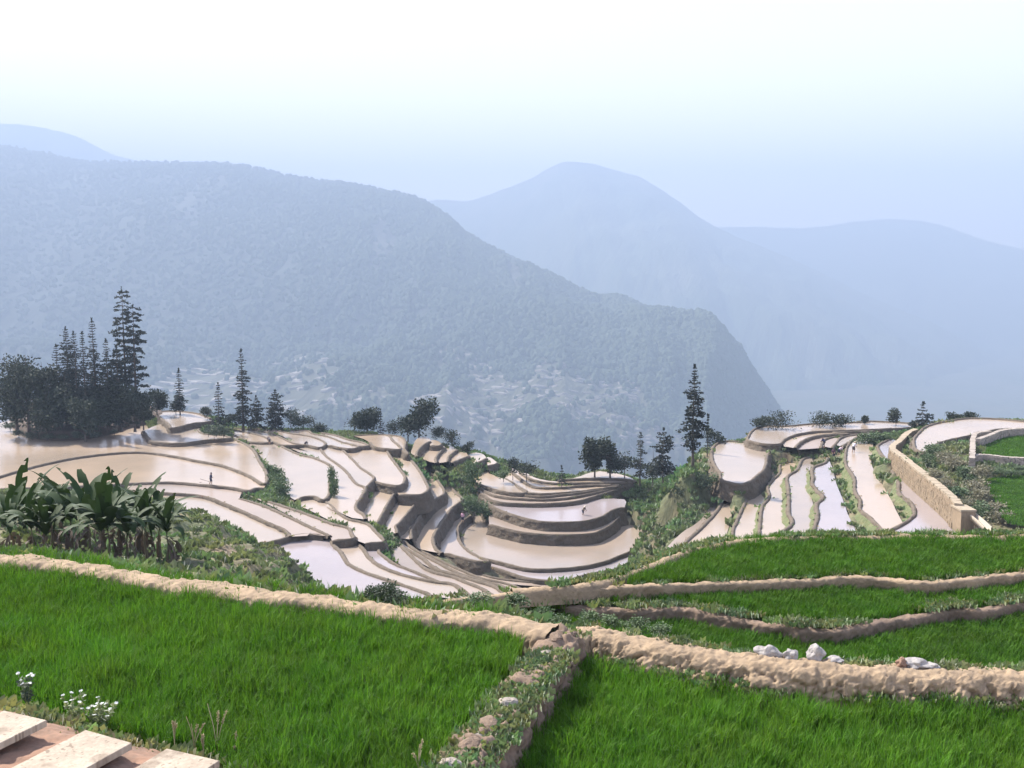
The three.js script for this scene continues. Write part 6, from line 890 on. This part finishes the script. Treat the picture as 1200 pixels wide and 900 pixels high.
NEAR_SHRUBS.forEach(([x, y, z, h, w], i) => { const g = new THREE.Group(); g.position.set(x, y - 0.05, z); g.rotation.y = rr(0, 6); part(g, 'foliage', bushKinds[i % 4].crown, i < 4 ? M.bushD : M.bush).scale.set(w / 2.4, h / 1.8, w / 2.4); part(g, 'stem', new THREE.CylinderGeometry(0.006, 0.01, 0.24, 6).translate(0, -0.02, 0), M.bark); thing(g, 'small_shrub', i < 4 ? 'small dark shrub on the outer edge of the earth path' : i < 7 ? 'small green shrub where the earth banks meet' : 'low weed shrub in the ditch behind the clay bank', 'shrub', i < 4 ? 'dark shrubs on the path edge' : i < 7 ? 'shrubs where the banks meet' : 'weed shrubs behind the clay bank'); });
FLOWERS.forEach(([x, y, z, h, turn], i) => {
  const g = new THREE.Group(); g.position.set(x, y, z); g.rotation.y = turn; const st = [], lf = [];
  for (let k = 0; k < 7; k++) {
    const a = k * 0.9 + rr(0, 0.5), r = rr(0.04, 0.13), hh = h * rr(0.75, 1.15), b = new THREE.Vector3(Math.cos(a) * r, hh, Math.sin(a) * r); limb(st, new THREE.Vector3(0, -0.05, 0), b, 0.004, 0.002);
    for (let q = 0; q < 16; q++) { const t = rr(0.15, 0.95); leaf(lf, b.x * t, b.y * t, b.z * t, rr(0.03, 0.065), rr(-1, 1), rr(-0.2, 0.8), rr(-1, 1)); }
    const f = new THREE.Group(), pt = []; for (let q = 0; q < 12; q++) leaf(pt, 0, 0, 0, 0.022, Math.cos(q * 0.52), rr(0.1, 0.4), Math.sin(q * 0.52));
    const m = part(g, 'flower', leafGeo(pt), M.petal); m.position.copy(b); m.rotation.set(rr(-0.3, 0.5), 0, rr(-0.4, 0.4));
  }
  part(g, 'stems', mergeGeometries(st), M.weed).userData.kind = 'stuff'; part(g, 'leaves', leafGeo(lf), i ? M.weed : M.bushD);
  thing(g, 'flowering_weed', i === 0 ? 'dark leafy weed with small white flowers at the rice edge by the upper step slab' : 'white flowering weed at the rice edge by the middle step slab', 'flower', i ? 'white flowers by the middle slab' : undefined);
});
DRY_GRASS.forEach(([x, y, z, h, turn], i) => {
  const g = new THREE.Group(); g.position.set(x, y, z); g.rotation.y = turn; const n = 4;
  for (let k = 0; k < n; k++) { const a = rr(0, 6.3), ln = rr(0.05, 0.4), hh = h * rr(0.5, 1), c = new THREE.CatmullRomCurve3([[0, -0.1, 0], [Math.cos(a) * ln * 0.15 * h, hh * 0.5, Math.sin(a) * ln * 0.15 * h], [Math.cos(a) * ln * h * 0.6, hh, Math.sin(a) * ln * h * 0.6]].map((p) => new THREE.Vector3(...p))); const s = part(g, 'stalk', new THREE.TubeGeometry(c, 8, 0.0035, 5), M.straw); if (k < 2) { const e = c.getPoint(1), o = []; for (let q = 0; q < 40; q++) { const t = rr(0.72, 1), p = c.getPoint(t); leaf(o, p.x, p.y, p.z, 0.022, rr(-1, 1), rr(0.3, 1.5), rr(-1, 1)); } part(s, 'seed_head', leafGeo(o), M.straw); } }
  thing(g, 'dry_grass', i < 5 ? 'tall straw coloured grass at the rice edge by the lower step slab' : 'short dry grass on the end of the earth divider between the rice beds', 'grass', i < 5 ? 'dry grass by the lower slab' : 'dry grass on the divider');
});
CLODS.forEach(([x, y, z, r], i) => {
  const g = new THREE.IcosahedronGeometry(r, 2), a = g.attributes.position; for (let k = 0; k < a.count; k++) { const X = a.getX(k) / r, Y = a.getY(k) / r, Z = a.getZ(k) / r, s = 1 + 0.45 * fbm(X * 1.1 + i * 5, Y * 1.1, Z * 1.1) + 0.12 * ns(X * 4, Y * 4, Z * 4 + i); a.setXYZ(k, X * s * r * 1.25, Y * s * r * 0.75, Z * s * r); } g.computeVertexNormals();
  const m = new THREE.Mesh(g, i % 3 ? M.brownSoil : M.rubble); m.position.set(x, y + r * 0.1, z); m.rotation.y = i; thing(m, 'earth_lump', i < 10 ? 'rough brown lump of earth on the divider between the two rice beds' : 'rough earth lump where the divider meets the earth path', 'earth lump', i < 10 ? 'lumps on the divider' : 'lumps at the bank crossing');
});
renderer.render(scene, camera);
